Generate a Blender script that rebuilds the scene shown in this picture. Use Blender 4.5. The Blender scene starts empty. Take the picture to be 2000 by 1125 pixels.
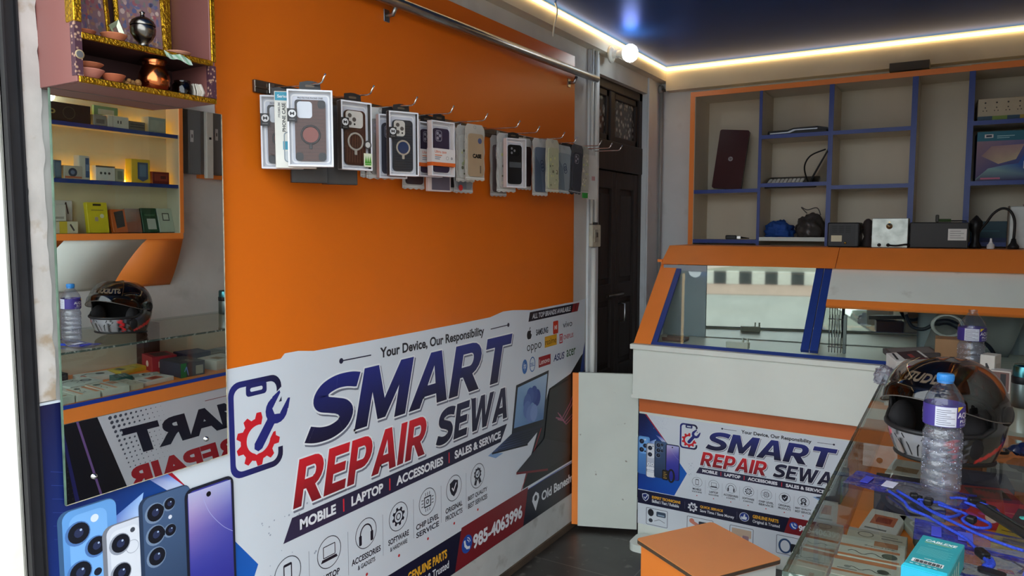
import bpy, bmesh, math, random
from mathutils import Vector, Matrix, Euler
random.seed(7)
S = bpy.context.scene
COL = S.collection
PI = math.pi

# ---------------------------------------------------------------- camera, world, exposure
def lin(c):
    r = []
    for k in c[:3]:
        k = k / 255.0
        r.append(k / 12.92 if k <= 0.04045 else ((k + 0.055) / 1.055) ** 2.4)
    return (r[0], r[1], r[2], 1.0)

cam_data = bpy.data.cameras.new('camera')
cam_data.sensor_width = 36.0
cam_data.lens = 1432.86 / 2000 * 36.0
cam_data.clip_start = 0.02
cam = bpy.data.objects.new('camera', cam_data)
COL.objects.link(cam)
cam.location = (1.65, 0.0, 1.542)
cam.rotation_euler = (math.radians(90 - 4.73), 0.0, math.radians(31.381))
S.camera = cam
S.view_settings.view_transform = 'Standard'
S.view_settings.look = 'None'
S.view_settings.gamma = 1.0
S.view_settings.use_curve_mapping = False
S.view_settings.exposure = 1.76
S.cycles.use_denoising = True
S.cycles.max_bounces = 10
S.cycles.transparent_max_bounces = 24
S.cycles.caustics_reflective = True      # the mirrors light what stands before them
S.cycles.blur_glossy = 1.0
S.cycles.sample_clamp_indirect = 6.0
S.cycles.caustics_refractive = False

W = bpy.data.worlds.new('overcast_sky')
S.world = W
W.use_nodes = True
wn = W.node_tree.nodes
wbg = wn['Background']
wbg.inputs[0].default_value = (0.87, 0.945, 1.0, 1)
wbg.inputs[1].default_value = 1.35

# ---------------------------------------------------------------- materials
MATS = {}
def mat(name, rgb, rough=0.5, metal=0.0, spec=0.5, var=0.06, vscale=6.0, bump=0.0, bscale=60.0, coat=0.0, stretch=None):
    """plain principled with a little procedural variation"""
    if name in MATS: return MATS[name]
    m = bpy.data.materials.new(name); m.use_nodes = True
    nt = m.node_tree; N = nt.nodes; L = nt.links
    b = N['Principled BSDF']
    b.inputs['Roughness'].default_value = rough
    b.inputs['Metallic'].default_value = metal
    b.inputs['Specular IOR Level'].default_value = spec
    b.inputs['Coat Weight'].default_value = coat
    tc = N.new('ShaderNodeTexCoord')
    mp = N.new('ShaderNodeMapping'); L.new(tc.outputs['Object'], mp.inputs[0])
    if stretch: mp.inputs['Scale'].default_value = stretch
    if rgb is None:
        at = N.new('ShaderNodeAttribute'); at.attribute_name = 'Col'
        src = at.outputs['Color']
    else:
        rn = N.new('ShaderNodeRGB'); rn.outputs[0].default_value = lin(rgb); src = rn.outputs[0]
    if var > 0:
        no = N.new('ShaderNodeTexNoise'); no.inputs['Scale'].default_value = vscale; no.inputs['Detail'].default_value = 5
        L.new(mp.outputs[0], no.inputs['Vector'])
        mr = N.new('ShaderNodeMapRange'); mr.inputs['From Min'].default_value = 0.3; mr.inputs['From Max'].default_value = 0.7
        mr.inputs['To Min'].default_value = 1 - var; mr.inputs['To Max'].default_value = 1 + var
        L.new(no.outputs[0], mr.inputs['Value'])
        mx = N.new('ShaderNodeVectorMath'); mx.operation = 'SCALE'
        L.new(src, mx.inputs[0]); L.new(mr.outputs[0], mx.inputs['Scale']); src = mx.outputs[0]
    L.new(src, b.inputs['Base Color'])
    if bump > 0:
        n2 = N.new('ShaderNodeTexNoise'); n2.inputs['Scale'].default_value = bscale; n2.inputs['Detail'].default_value = 4
        L.new(mp.outputs[0], n2.inputs['Vector'])
        bp = N.new('ShaderNodeBump'); bp.inputs['Strength'].default_value = bump; bp.inputs['Distance'].default_value = 0.004
        L.new(n2.outputs[0], bp.inputs['Height']); L.new(bp.outputs[0], b.inputs['Normal'])
    MATS[name] = m
    return m

def nodes_of(m):
    return m.node_tree.nodes, m.node_tree.links, m.node_tree.nodes['Principled BSDF']

def stain(m, rgb, scale=9.0, lo=0.62, hi=0.72, fac=0.7, detail=8):
    """dirt blotches mixed into a material's colour"""
    N, L, b = nodes_of(m)
    src = b.inputs['Base Color'].links[0].from_socket
    tc = N.new('ShaderNodeTexCoord')
    no = N.new('ShaderNodeTexNoise'); no.inputs['Scale'].default_value = scale; no.inputs['Detail'].default_value = detail
    L.new(tc.outputs['Object'], no.inputs['Vector'])
    mr = N.new('ShaderNodeMapRange'); mr.inputs['From Min'].default_value = lo; mr.inputs['From Max'].default_value = hi
    mr.inputs['To Max'].default_value = fac
    L.new(no.outputs[0], mr.inputs['Value'])
    mx = N.new('ShaderNodeMix'); mx.data_type = 'RGBA'
    L.new(mr.outputs[0], mx.inputs['Factor']); L.new(src, mx.inputs[6]); mx.inputs[7].default_value = lin(rgb)
    L.new(mx.outputs[2], b.inputs['Base Color'])
    return m

def glass_mat(name, tint=(255, 255, 255), refl=1.0, ior=1.5, rough=0.0, haze=0.0, hazecol=(255, 255, 255), bump=0.0, bscale=40):
    """thin clear sheet: see-through with a fresnel reflection and optional milky film"""
    if name in MATS: return MATS[name]
    m = bpy.data.materials.new(name); m.use_nodes = True
    nt = m.node_tree; N = nt.nodes; L = nt.links
    N.remove(N['Principled BSDF'])
    out = N['Material Output']
    tr = N.new('ShaderNodeBsdfTransparent'); tr.inputs[0].default_value = lin(tint)
    base = tr.outputs[0]
    if haze > 0:
        df = N.new('ShaderNodeBsdfDiffuse'); df.inputs[0].default_value = lin(hazecol)
        m0 = N.new('ShaderNodeMixShader')
        no = N.new('ShaderNodeTexNoise'); no.inputs['Scale'].default_value = 14
        tc0 = N.new('ShaderNodeTexCoord'); L.new(tc0.outputs['Object'], no.inputs['Vector'])
        ml = N.new('ShaderNodeMath'); ml.operation = 'MULTIPLY'; ml.inputs[1].default_value = haze * 2
        L.new(no.outputs[0], ml.inputs[0]); L.new(ml.outputs[0], m0.inputs[0])
        L.new(base, m0.inputs[1]); L.new(df.outputs[0], m0.inputs[2]); base = m0.outputs[0]
    gl = N.new('ShaderNodeBsdfGlossy'); gl.inputs['Roughness'].default_value = rough
    fr = N.new('ShaderNodeLayerWeight')          # facing: symmetric on both faces of the sheet
    f0 = ((ior - 1) / (ior + 1)) ** 2 * refl
    pw = N.new('ShaderNodeMath'); pw.operation = 'POWER'; pw.inputs[1].default_value = 5.0
    L.new(fr.outputs['Facing'], pw.inputs[0])
    mu = N.new('ShaderNodeMath'); mu.operation = 'MULTIPLY_ADD'; mu.inputs[1].default_value = 1 - f0; mu.inputs[2].default_value = f0; mu.use_clamp = True
    L.new(pw.outputs[0], mu.inputs[0])
    ms = N.new('ShaderNodeMixShader')
    L.new(mu.outputs[0], ms.inputs[0]); L.new(base, ms.inputs[1]); L.new(gl.outputs[0], ms.inputs[2])
    if bump > 0:
        tc = N.new('ShaderNodeTexCoord'); n2 = N.new('ShaderNodeTexNoise'); n2.inputs['Scale'].default_value = bscale
        n2.inputs['Detail'].default_value = 3
        L.new(tc.outputs['Object'], n2.inputs['Vector'])
        bp = N.new('ShaderNodeBump'); bp.inputs['Strength'].default_value = bump; bp.inputs['Distance'].default_value = 0.01
        L.new(n2.outputs[0], bp.inputs['Height']); L.new(bp.outputs[0], gl.inputs['Normal']); L.new(bp.outputs[0], fr.inputs['Normal'])
    L.new(ms.outputs[0], out.inputs[0])
    MATS[name] = m
    return m

def emit_mat(name, rgb, strength):
    if name in MATS: return MATS[name]
    m = bpy.data.materials.new(name); m.use_nodes = True
    N, L, b = nodes_of(m)
    b.inputs['Base Color'].default_value = lin(rgb)
    b.inputs['Emission Color'].default_value = lin(rgb)
    b.inputs['Emission Strength'].default_value = strength
    MATS[name] = m
    return m

INK = mat('printed_vinyl', None, rough=0.38, spec=0.4, var=0.03, vscale=3)
CARD = mat('printed_card', None, rough=0.5, var=0.05, vscale=25)
PLA = mat('coloured_plastic', None, rough=0.38, spec=0.22, var=0.04, vscale=20)
MATT = mat('coloured_matte', None, rough=0.75, var=0.10, vscale=18, bump=0.15, bscale=120)
METC = mat('coloured_metal', None, rough=0.32, metal=1.0, var=0.06, vscale=30)
GLOSSY = mat('coloured_gloss', None, rough=0.12, var=0.03, vscale=10, coat=0.5)
ORANGE = mat('orange_laminate', (226, 112, 22), rough=0.30, spec=0.35, var=0.04, vscale=2.0, stretch=(1, 1, 0.15))
ORTRIM = mat('orange_edging', (248, 140, 56), rough=0.4, var=0.05, vscale=5)
BLUETR = mat('blue_edging', (38, 64, 140), rough=0.4, var=0.06, vscale=8)
WHITELAM = stain(mat('white_laminate', (226, 232, 222), rough=0.42, var=0.04, vscale=4), (150, 140, 120), 7, 0.66, 0.78, 0.5)
SHELFLAM = mat('pale_grey_laminate', (206, 196, 176), rough=0.5, var=0.05, vscale=5, stretch=(1, 1, 0.3))
STEEL = mat('galvanised_steel', (170, 172, 172), rough=0.3, metal=1.0, var=0.15, vscale=25)
CHROME = mat('chrome', (215, 215, 215), rough=0.12, metal=1.0, var=0.03)
PLASTER = stain(mat('white_plaster', (206, 204, 198), rough=0.85, var=0.06, vscale=5, bump=0.35, bscale=25), (150, 142, 132), 4, 0.55, 0.75, 0.55)
GREYPAINT = stain(mat('grey_painted_plaster', (220, 225, 227), rough=0.7, var=0.05, vscale=5, bump=0.2, bscale=20), (150, 148, 142), 5, 0.6, 0.8, 0.5)
GLASS = glass_mat('clear_glass', tint=(246, 250, 247), refl=1.0)
CASEGLASS = glass_mat('case_glass', tint=(244, 248, 246), refl=0.4)
GLASSTOP = glass_mat('counter_glass', tint=(236, 243, 238), refl=2.0)
FILM = glass_mat('clear_film', tint=(252, 252, 252), refl=0.45, rough=0.03, bump=0.25, bscale=30)
MIRROR = mat('mirror_silver', (232, 236, 234), rough=0.0, metal=1.0, var=0.0)
GOLD = mat('gold_foil', (196, 150, 40), rough=0.28, metal=1.0, var=0.25, vscale=60, bump=0.8, bscale=180)

# ---------------------------------------------------------------- mesh builder
class MB:
    def __init__(s):
        s.v = []; s.f = []; s.fm = []; s.vc = []; s.sm = []; s.mats = []
    def mi(s, m):
        if m not in s.mats: s.mats.append(m)
        return s.mats.index(m)
    def add(s, verts, faces, m, col=None, smooth=False, M=None):
        n = len(s.v); k = s.mi(m)
        if M is not None: verts = [M @ Vector(p) for p in verts]
        s.v += [tuple(p) for p in verts]
        if col is None: cs = [(0.6, 0.6, 0.6, 1)] * len(verts)
        elif isinstance(col, list): cs = [lin(c) for c in col]
        else: cs = [lin(col)] * len(verts)
        s.vc += cs
        for f in faces:
            s.f.append(tuple(n + i for i in f)); s.fm.append(k); s.sm.append(smooth)
        return s
    def box(s, a, b, m, col=None, bev=0.0, M=None, seg=1):
        a = Vector(a); b = Vector(b)
        bm = bmesh.new(); bmesh.ops.create_cube(bm, size=1.0)
        sz = b - a; c = (a + b) / 2
        for v in bm.verts: v.co = Vector((v.co.x * sz.x + c.x, v.co.y * sz.y + c.y, v.co.z * sz.z + c.z))
        if bev > 0:
            bev = min(bev, 0.45 * min(abs(sz.x), abs(sz.y), abs(sz.z)))
            bmesh.ops.bevel(bm, geom=bm.edges[:], offset=bev, segments=seg, affect='EDGES', profile=0.5)
        return s.bm(bm, m, col, M=M)
    def bm(s, bm, m, col=None, smooth=False, M=None):
        bm.verts.index_update()
        vs = [v.co.copy() for v in bm.verts]; fs = [[v.index for v in f.verts] for f in bm.faces]
        bm.free()
        return s.add(vs, fs, m, col, smooth, M)
    def poly(s, pts, m, col=None, M=None):
        return s.add(pts, [tuple(range(len(pts)))], m, col, False, M)
    def prism(s, pts, dvec, m, col=None, M=None, smooth=False):
        """closed solid: polygon pts (3-D, planar) pushed along dvec"""
        n = len(pts); d = Vector(dvec); P = [Vector(p) for p in pts]
        vs = P + [p + d for p in P]
        fs = [tuple(reversed(range(n))), tuple(range(n, 2 * n))]
        fs += [(i, (i + 1) % n, n + (i + 1) % n, n + i) for i in range(n)]
        return s.add(vs, fs, m, col, smooth, M)
    def lathe(s, prof, m, col=None, n=28, M=None, smooth=True, cols=None):
        vs = []; fs = []; cc = []
        for k, (r, z) in enumerate(prof):
            for i in range(n):
                a = 2 * PI * i / n
                vs.append((r * math.cos(a), r * math.sin(a), z)); cc.append(cols[k] if cols else col)
        for k in range(len(prof) - 1):
            for i in range(n):
                j = (i + 1) % n
                fs.append((k * n + i, k * n + j, (k + 1) * n + j, (k + 1) * n + i))
        return s.add(vs, fs, m, cc if (cols or col) else None, smooth, M)
    def tube(s, pts, r, m, col=None, n=8, smooth_path=0, closed=False, M=None):
        P = [Vector(p) for p in pts]
        if smooth_path: P = catmull(P, smooth_path, closed)
        R = r if isinstance(r, (list, tuple)) else None
        vs = []; fs = []; up = None; L = len(P)
        for i, p in enumerate(P):
            if closed: t = P[(i + 1) % L] - P[i - 1]
            else: t = P[min(i + 1, L - 1)] - P[max(i - 1, 0)]
            if t.length < 1e-9: t = Vector((0, 0, 1))
            t.normalize()
            if up is None:
                up = Vector((0, 0, 1)) if abs(t.z) < 0.9 else Vector((1, 0, 0))
            up = (up - t * up.dot(t))
            if up.length < 1e-6: up = t.orthogonal()
            up.normalize(); sd = t.cross(up)
            rr = R[min(i, len(R) - 1)] if R else r
            for k in range(n):
                a = 2 * PI * k / n
                vs.append(p + up * (rr * math.cos(a)) + sd * (rr * math.sin(a)))
        for i in range(L if closed else L - 1):
            j = (i + 1) % L
            for k in range(n):
                q = (k + 1) % n
                fs.append((i * n + k, i * n + q, j * n + q, j * n + k))
        if not closed:
            fs.append(tuple(reversed(range(n)))); fs.append(tuple(range((L - 1) * n, L * n)))
        return s.add(vs, fs, m, col, True, M)
    def ball(s, c, r, m, col=None, n=16, M=None, scale=(1, 1, 1)):
        bm = bmesh.new(); bmesh.ops.create_uvsphere(bm, u_segments=n, v_segments=max(6, n // 2), radius=1.0)
        for v in bm.verts: v.co = Vector((v.co.x * r * scale[0] + c[0], v.co.y * r * scale[1] + c[1], v.co.z * r * scale[2] + c[2]))
        return s.bm(bm, m, col, True, M)
    def build(s, name, parent=None, world=False):
        me = bpy.data.meshes.new(name)
        vs = s.v
        if parent is not None and world:
            inv = parent_matrix(parent).inverted()
            vs = [tuple(inv @ Vector(p)) for p in vs]
        me.from_pydata(vs, [], s.f)
        for m in s.mats: me.materials.append(m)
        me.polygons.foreach_set('material_index', s.fm)
        me.polygons.foreach_set('use_smooth', s.sm)
        at = me.color_attributes.new('Col', 'FLOAT_COLOR', 'POINT')
        at.data.foreach_set('color', [k for c in s.vc for k in c])
        me.update()
        o = bpy.data.objects.new(name, me); COL.objects.link(o)
        if parent is not None: o.parent = parent
        return o

def parent_matrix(o):
    M = o.matrix_basis.copy()
    while o.parent is not None:
        o = o.parent; M = o.matrix_basis @ M
    return M

def catmull(P, k, closed=False):
    out = []; n = len(P)
    for i in range(n if closed else n - 1):
        p0 = P[(i - 1) % n] if (closed or i > 0) else P[0]
        p1 = P[i]; p2 = P[(i + 1) % n]
        p3 = P[(i + 2) % n] if (closed or i + 2 < n) else P[-1]
        for j in range(k):
            t = j / k
            out.append(0.5 * ((2 * p1) + (p2 - p0) * t + (2 * p0 - 5 * p1 + 4 * p2 - p3) * t * t + (3 * p1 - p0 - 3 * p2 + p3) * t ** 3))
    if not closed: out.append(P[-1])
    return out

def thing(name, label, cat, loc=(0, 0, 0), rot=(0, 0, 0), group=None):
    o = bpy.data.objects.new(name, None); COL.objects.link(o)
    o.empty_display_size = 0.05
    o.location = loc; o.rotation_euler = rot if not isinstance(rot, (int, float)) else (0, 0, rot)
    return tag(o, label, cat, group)
def tag(o, label, cat, group=None):
    o['label'] = label; o['category'] = cat
    if group: o['group'] = group
    return o
def struct(o):
    o['kind'] = 'structure'; return o

# ---------------------------------------------------------------- flat print helpers
_tc = {}
def text2d(s, bold=0.0, shear=0.0, space=1.0):
    k = (s, bold, shear, space)
    if k in _tc: return _tc[k]
    cu = bpy.data.curves.new('lettering', 'FONT')
    cu.body = s; cu.size = 1.0; cu.offset = bold; cu.shear = shear; cu.resolution_u = 4; cu.space_character = space
    o = bpy.data.objects.new('lettering', cu)
    me = o.to_mesh()
    vs = [(v.co.x, v.co.y) for v in me.vertices]; fs = [tuple(p.vertices) for p in me.polygons]
    o.to_mesh_clear(); bpy.data.objects.remove(o); bpy.data.curves.remove(cu)
    x0 = min(v[0] for v in vs); x1 = max(v[0] for v in vs); y0 = min(v[1] for v in vs); y1 = max(v[1] for v in vs)
    vs = [((x - x0) / (x1 - x0), (y - y0) / (y1 - y0)) for x, y in vs]
    _tc[k] = (vs, fs, (x1 - x0) / (y1 - y0))
    return _tc[k]

def lerp(a, b, t): return tuple(a[i] + (b[i] - a[i]) * t for i in range(3))

class Pr:
    n = 0
    # prints flat polygons through a map T(a, b, layer) -> 3-D point
    def __init__(s, T, m=None, mb=None):
        s.T = T; s.m = m or INK; s.mb = mb or MB()
    def poly(s, pts, col, l=1):
        Pr.n = (Pr.n + 1) % 12; l = l + .05 * Pr.n      # keeps overlapping pieces from being coplanar
        s.mb.add([s.T(p[0], p[1], l) for p in pts], [tuple(range(len(pts)))], s.m, col if isinstance(col, list) else col)
        return s
    def rect(s, x0, y0, x1, y1, col, l=1):
        return s.poly([(x0, y0), (x1, y0), (x1, y1), (x0, y1)], col, l)
    def vgrad(s, pts, c0, c1, l=1):
        y0 = min(p[1] for p in pts); y1 = max(p[1] for p in pts)
        return s.poly(pts, [lerp(c0, c1, (p[1] - y0) / (y1 - y0)) for p in pts], l)
    def rrect(s, x0, y0, x1, y1, r, col, l=1, n=5):
        return s.poly(rr(x0, y0, x1, y1, r, n), col, l)
    def rring(s, x0, y0, x1, y1, r, w, col, l=1, n=5):
        A = rr(x0, y0, x1, y1, r, n); B = rr(x0 + w, y0 + w, x1 - w, y1 - w, max(r - w, 0.0001), n); k = len(A)
        s.mb.add([s.T(p[0], p[1], l) for p in A + B], [(i, (i + 1) % k, k + (i + 1) % k, k + i) for i in range(k)], s.m, col)
        return s
    def circ(s, x, y, r, col, l=1, n=20, ry=None):
        ry = ry or r
        return s.poly([(x + r * math.cos(2 * PI * i / n), y + ry * math.sin(2 * PI * i / n)) for i in range(n)], col, l)
    def ring(s, x, y, r, w, col, l=1, n=24, a0=0.0, a1=2 * PI, ry=None):
        ry = ry or r; full = abs(a1 - a0 - 2 * PI) < 1e-6
        k = n if full else n + 1; vs = []
        for i in range(k):
            a = a0 + (a1 - a0) * i / n
            vs.append(s.T(x + r * math.cos(a), y + ry * math.sin(a), l)); vs.append(s.T(x + (r - w) * math.cos(a), y + (ry - w) * math.sin(a), l))
        fs = [(2 * i, 2 * ((i + 1) % k), 2 * ((i + 1) % k) + 1, 2 * i + 1) for i in range(n)]
        s.mb.add(vs, fs, s.m, col); return s
    def line(s, pts, w, col, l=1, closed=False):
        n = len(pts)
        for i in range(n if closed else n - 1):
            a = Vector(pts[i]); b = Vector(pts[(i + 1) % n]); d = (b - a)
            if d.length < 1e-9: continue
            d.normalize(); q = Vector((-d.y, d.x)) * w / 2; e = d * w * 0.3
            s.poly([a - q - e, b - q + e, b + q + e, a + q - e], col, l)
        return s
    def text(s, t, x0, y0, x1, y1, col, l=2, bold=0.02, shear=0.0, c2=None, space=1.0, keep=False, skew=0.0):
        vs, fs, asp = text2d(t, bold, shear, space)
        if keep:
            w = min(x1 - x0, asp * (y1 - y0)); x1 = x0 + w
        P = [(x0 + (x1 - x0) * v[0], y0 + (y1 - y0) * v[1] + skew * (v[0])) for v in vs]
        cs = [lerp(col, c2, v[1]) for v in vs] if c2 else col
        s.mb.add([s.T(p[0], p[1], l) for p in P], fs, s.m, cs); return s
    def gear(s, x, y, r, col, l=1, n=8, hole=0.45, a0=0.0, a1=2 * PI, tooth=0.25):
        out = []; inn = []
        k = n * 6
        for i in range(k + 1):
            a = a0 + (a1 - a0) * i / k
            ph = (i % 6)
            rad = r if ph in (1, 2, 3) else r * (1 - tooth)
            out.append((x + rad * math.cos(a), y + rad * math.sin(a))); inn.append((x + r * hole * math.cos(a), y + r * hole * math.sin(a)))
        vs = [s.T(p[0], p[1], l) for p in out + inn]; m = k + 1
        s.mb.add(vs, [(i, i + 1, m + i + 1, m + i) for i in range(k)], s.m, col); return s
    def block(s, t, x0, y0, x1, y1, c0, c1, l, shear=.24, grow=0.0):
        ps, w = block_text(t)
        for p in ps:
            P = [(x0 + (x1 - x0) * (a + shear * b) / (w + shear), y0 + (y1 - y0) * b) for a, b in p]
            s.poly(P, [lerp(c0, c1, min(1, max(0, q[1]))) for q in p], l)
            if grow: s.line(P, grow * 2, c0, l, True)
        return s
    def build(s, name, parent=None, world=True):
        return s.mb.build(name, parent, world)

# heavy block capitals for the sign headlines (unit cap height)
def _strip(A, B): return [[A[i], A[i + 1], B[i + 1], B[i]] for i in range(len(A) - 1)]
def _arc(cx, cy, rx, ry, a0, a1, n=9): return [(cx + rx * math.cos(a0 + (a1 - a0) * i / n), cy + ry * math.sin(a0 + (a1 - a0) * i / n)) for i in range(n + 1)]
def _bowl(cx, cy, rx, ry, tx, ty):
    A = [(.16, cy + ry)] + _arc(cx, cy, rx, ry, PI / 2, -PI / 2) + [(.16, cy - ry)]
    B = [(.16, cy + ry - ty)] + _arc(cx, cy, rx - tx, ry - ty, PI / 2, -PI / 2) + [(.16, cy - ry + ty)]
    return _strip(A, B)
def _sletter():
    C = [Vector((p[0], p[1], 0)) for p in ((.86, .845), (.66, .888), (.42, .888), (.22, .82), (.145, .70), (.22, .59), (.42, .525), (.62, .455), (.735, .33), (.68, .19), (.48, .112), (.24, .115), (.02, .175))]
    P = catmull(C, 5); A = []; B = []
    for i in range(len(P)):
        t = P[min(i + 1, len(P) - 1)] - P[max(i - 1, 0)]; t.normalize(); q = Vector((-t.y, t.x)) * .112 * (1 + .18 * abs(t.y))
        A.append((P[i].x + q.x, P[i].y + q.y)); B.append((P[i].x - q.x, P[i].y - q.y))
    A[0] = (A[0][0] + .02, A[0][1]); return _strip(A, B)
GLY = {
 'M': (1.16, [[(0, 0), (0, 1), (.32, 1), (.58, .40), (.84, 1), (1.16, 1), (1.16, 0), (.89, 0), (.89, .56), (.67, .06), (.49, .06), (.27, .56), (.27, 0)]]),
 'A': (1.04, [[(0, 0), (.37, 1), (.52, 1), (.52, .74), (.29, 0)], [(1.04, 0), (.67, 1), (.52, 1), (.52, .74), (.75, 0)], [(.27, .19), (.32, .39), (.72, .39), (.77, .19)]]),
 'R': (.92, [[(0, 0), (0, 1), (.27, 1), (.27, 0)]] + _bowl(.52, .67, .36, .33, .26, .20) + [[(.34, .36), (.62, .40), (.94, 0), (.62, 0)]]),
 'P': (.86, [[(0, 0), (0, 1), (.27, 1), (.27, 0)]] + _bowl(.50, .65, .36, .35, .26, .20)),
 'T': (.90, [[(0, 1), (.90, 1), (.90, .78), (.59, .78), (.59, 0), (.31, 0), (.31, .78), (0, .78)]]),
 'E': (.76, [[(0, 0), (0, 1), (.76, 1), (.76, .79), (.27, .79), (.27, .61), (.69, .61), (.69, .41), (.27, .41), (.27, .21), (.77, .21), (.77, 0)]]),
 'I': (.27, [[(0, 0), (0, 1), (.27, 1), (.27, 0)]]),
 'W': (1.46, [[(0, 1), (.28, 1), (.43, .36), (.60, 1), (.86, 1), (1.03, .36), (1.18, 1), (1.46, 1), (1.18, 0), (.90, 0), (.73, .62), (.56, 0), (.28, 0)]]),
 'S': (.88, _sletter()),
}
def block_text(s):
    x = 0; out = []
    for ch in s:
        w, ps = GLY[ch]
        for p in ps: out.append([(a + x, b) for a, b in p])
        x += w + (.05 if ch in 'AT' else .085)
    return out, x - .08
def outline_of(poly): return poly

def rr(x0, y0, x1, y1, r, n=5):
    out = []
    for cx, cy, a in ((x1 - r, y1 - r, 0), (x0 + r, y1 - r, PI / 2), (x0 + r, y0 + r, PI), (x1 - r, y0 + r, 1.5 * PI)):
        for i in range(n + 1):
            t = a + PI / 2 * i / n
            out.append((cx + r * math.cos(t), cy + r * math.sin(t)))
    return out

# ---------------------------------------------------------------- the setting
XR = 1.95          # right wall
YB = 4.515         # back wall
ZC = 2.527          # ceiling
def tile_floor():
    m = mat('dark_floor_tiles', (52, 48, 45), rough=0.35, var=0.25, vscale=7)
    N, L, b = nodes_of(m)
    src = b.inputs['Base Color'].links[0].from_socket
    tc = N.new('ShaderNodeTexCoord')
    mp = N.new('ShaderNodeMapping'); L.new(tc.outputs['Object'], mp.inputs[0]); mp.inputs['Location'].default_value = (0.12, 0.1, 0)
    br = N.new('ShaderNodeTexBrick'); br.offset = 0.0
    br.inputs['Scale'].default_value = 1.0; br.inputs['Brick Width'].default_value = 0.6; br.inputs['Row Height'].default_value = 0.6
    br.inputs['Mortar Size'].default_value = 0.003
    br.inputs['Color1'].default_value = (1, 1, 1, 1); br.inputs['Color2'].default_value = (1, 1, 1, 1); br.inputs['Mortar'].default_value = (0, 0, 0, 1)
    L.new(mp.outputs[0], br.inputs['Vector'])
    mx = N.new('ShaderNodeMix'); mx.data_type = 'RGBA'
    L.new(br.outputs['Fac'], mx.inputs['Factor']); L.new(src, mx.inputs[6]); mx.inputs[7].default_value = lin((95, 90, 84))
    L.new(mx.outputs[2], b.inputs['Base Color'])
    return stain(m, (120, 116, 108), 16, 0.60, 0.72, 0.6)
mb = MB(); mb.box((-0.3, 0.55, -0.12), (XR + 0.2, YB + 0.2, 0.0), tile_floor()); struct(mb.build('floor'))

mb = MB()   # left wall with the doorway cut out
D0, D1, DZ = 3.565, 4.275, 2.345
mb.box((-0.25, 0.745, -0.1), (0.0, D0, ZC + .05), PLASTER)
mb.box((-0.25, D1, -0.1), (0.0, YB + 0.2, ZC + .05), GREYPAINT)
mb.box((-0.25, D0, DZ), (0.0, D1, ZC + .05), PLASTER)
struct(mb.build('wall_left'))
mb = MB(); mb.box((0.0, YB, -0.1), (XR + 0.2, YB + 0.2, ZC + .05), GREYPAINT); struct(mb.build('wall_back'))
mb = MB(); mb.box((XR, 0.55, -0.1), (XR + 0.2, YB, ZC + .05), PLASTER); struct(mb.build('wall_right'))
cm = mat('blue_gloss_ceiling', (52, 108, 190), rough=0.36, metal=0.68, var=0.08, vscale=3)
cm.node_tree.nodes['Principled BSDF'].inputs['Specular Tint'].default_value = (0.22, 0.22, 0.27, 1)
mb = MB(); mb.box((-0.25, 0.62, ZC), (XR + 0.2, YB + 0.2, ZC + 0.15), cm); struct(mb.build('ceiling'))
# beams under the ceiling
cream = stain(mat('cream_beam_plaster', (216, 208, 190), rough=0.8, var=0.05, vscale=4, bump=0.3, bscale=14), (185, 170, 145), 3, .55, .75, .5)
mb = MB(); mb.box((0.055, 4.44, 2.382), (XR, YB, ZC), cream); struct(mb.build('beam_back'))
mb = MB(); mb.box((0.0, 0.8, 2.44), (0.055, YB, ZC), cream); struct(mb.build('beam_left'))
# pale corner trim and pilaster beside the door
mb = MB(); mb.box((0.0, 3.44, 0.0), (0.012, D0, 2.44), GREYPAINT, bev=.003); struct(mb.build('trim_1'))
mb = MB(); mb.box((0.0, D1, 0.0), (0.012, 4.33, 2.44), GREYPAINT, bev=.003); struct(mb.build('trim_2'))
dk = stain(mat('brown_skirting', (78, 62, 48), rough=0.7, var=0.2, vscale=9), (40, 35, 30), 6, .5, .7, .6)
mb = MB(); mb.box((0.0, 0.75, 0.0), (0.012, 3.5, 0.038), dk, bev=.003); struct(mb.build('baseboard_left'))
wb = stain(mat('scuffed_white_plinth', (190, 192, 188), rough=0.7, var=0.07, vscale=8, bump=.2), (120, 112, 100), 9, .58, .74, .6)
mb = MB(); mb.box((0.0, 0.75, 0.038), (0.006, 3.44, 0.2), wb); struct(mb.build('trim_3'))

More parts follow.
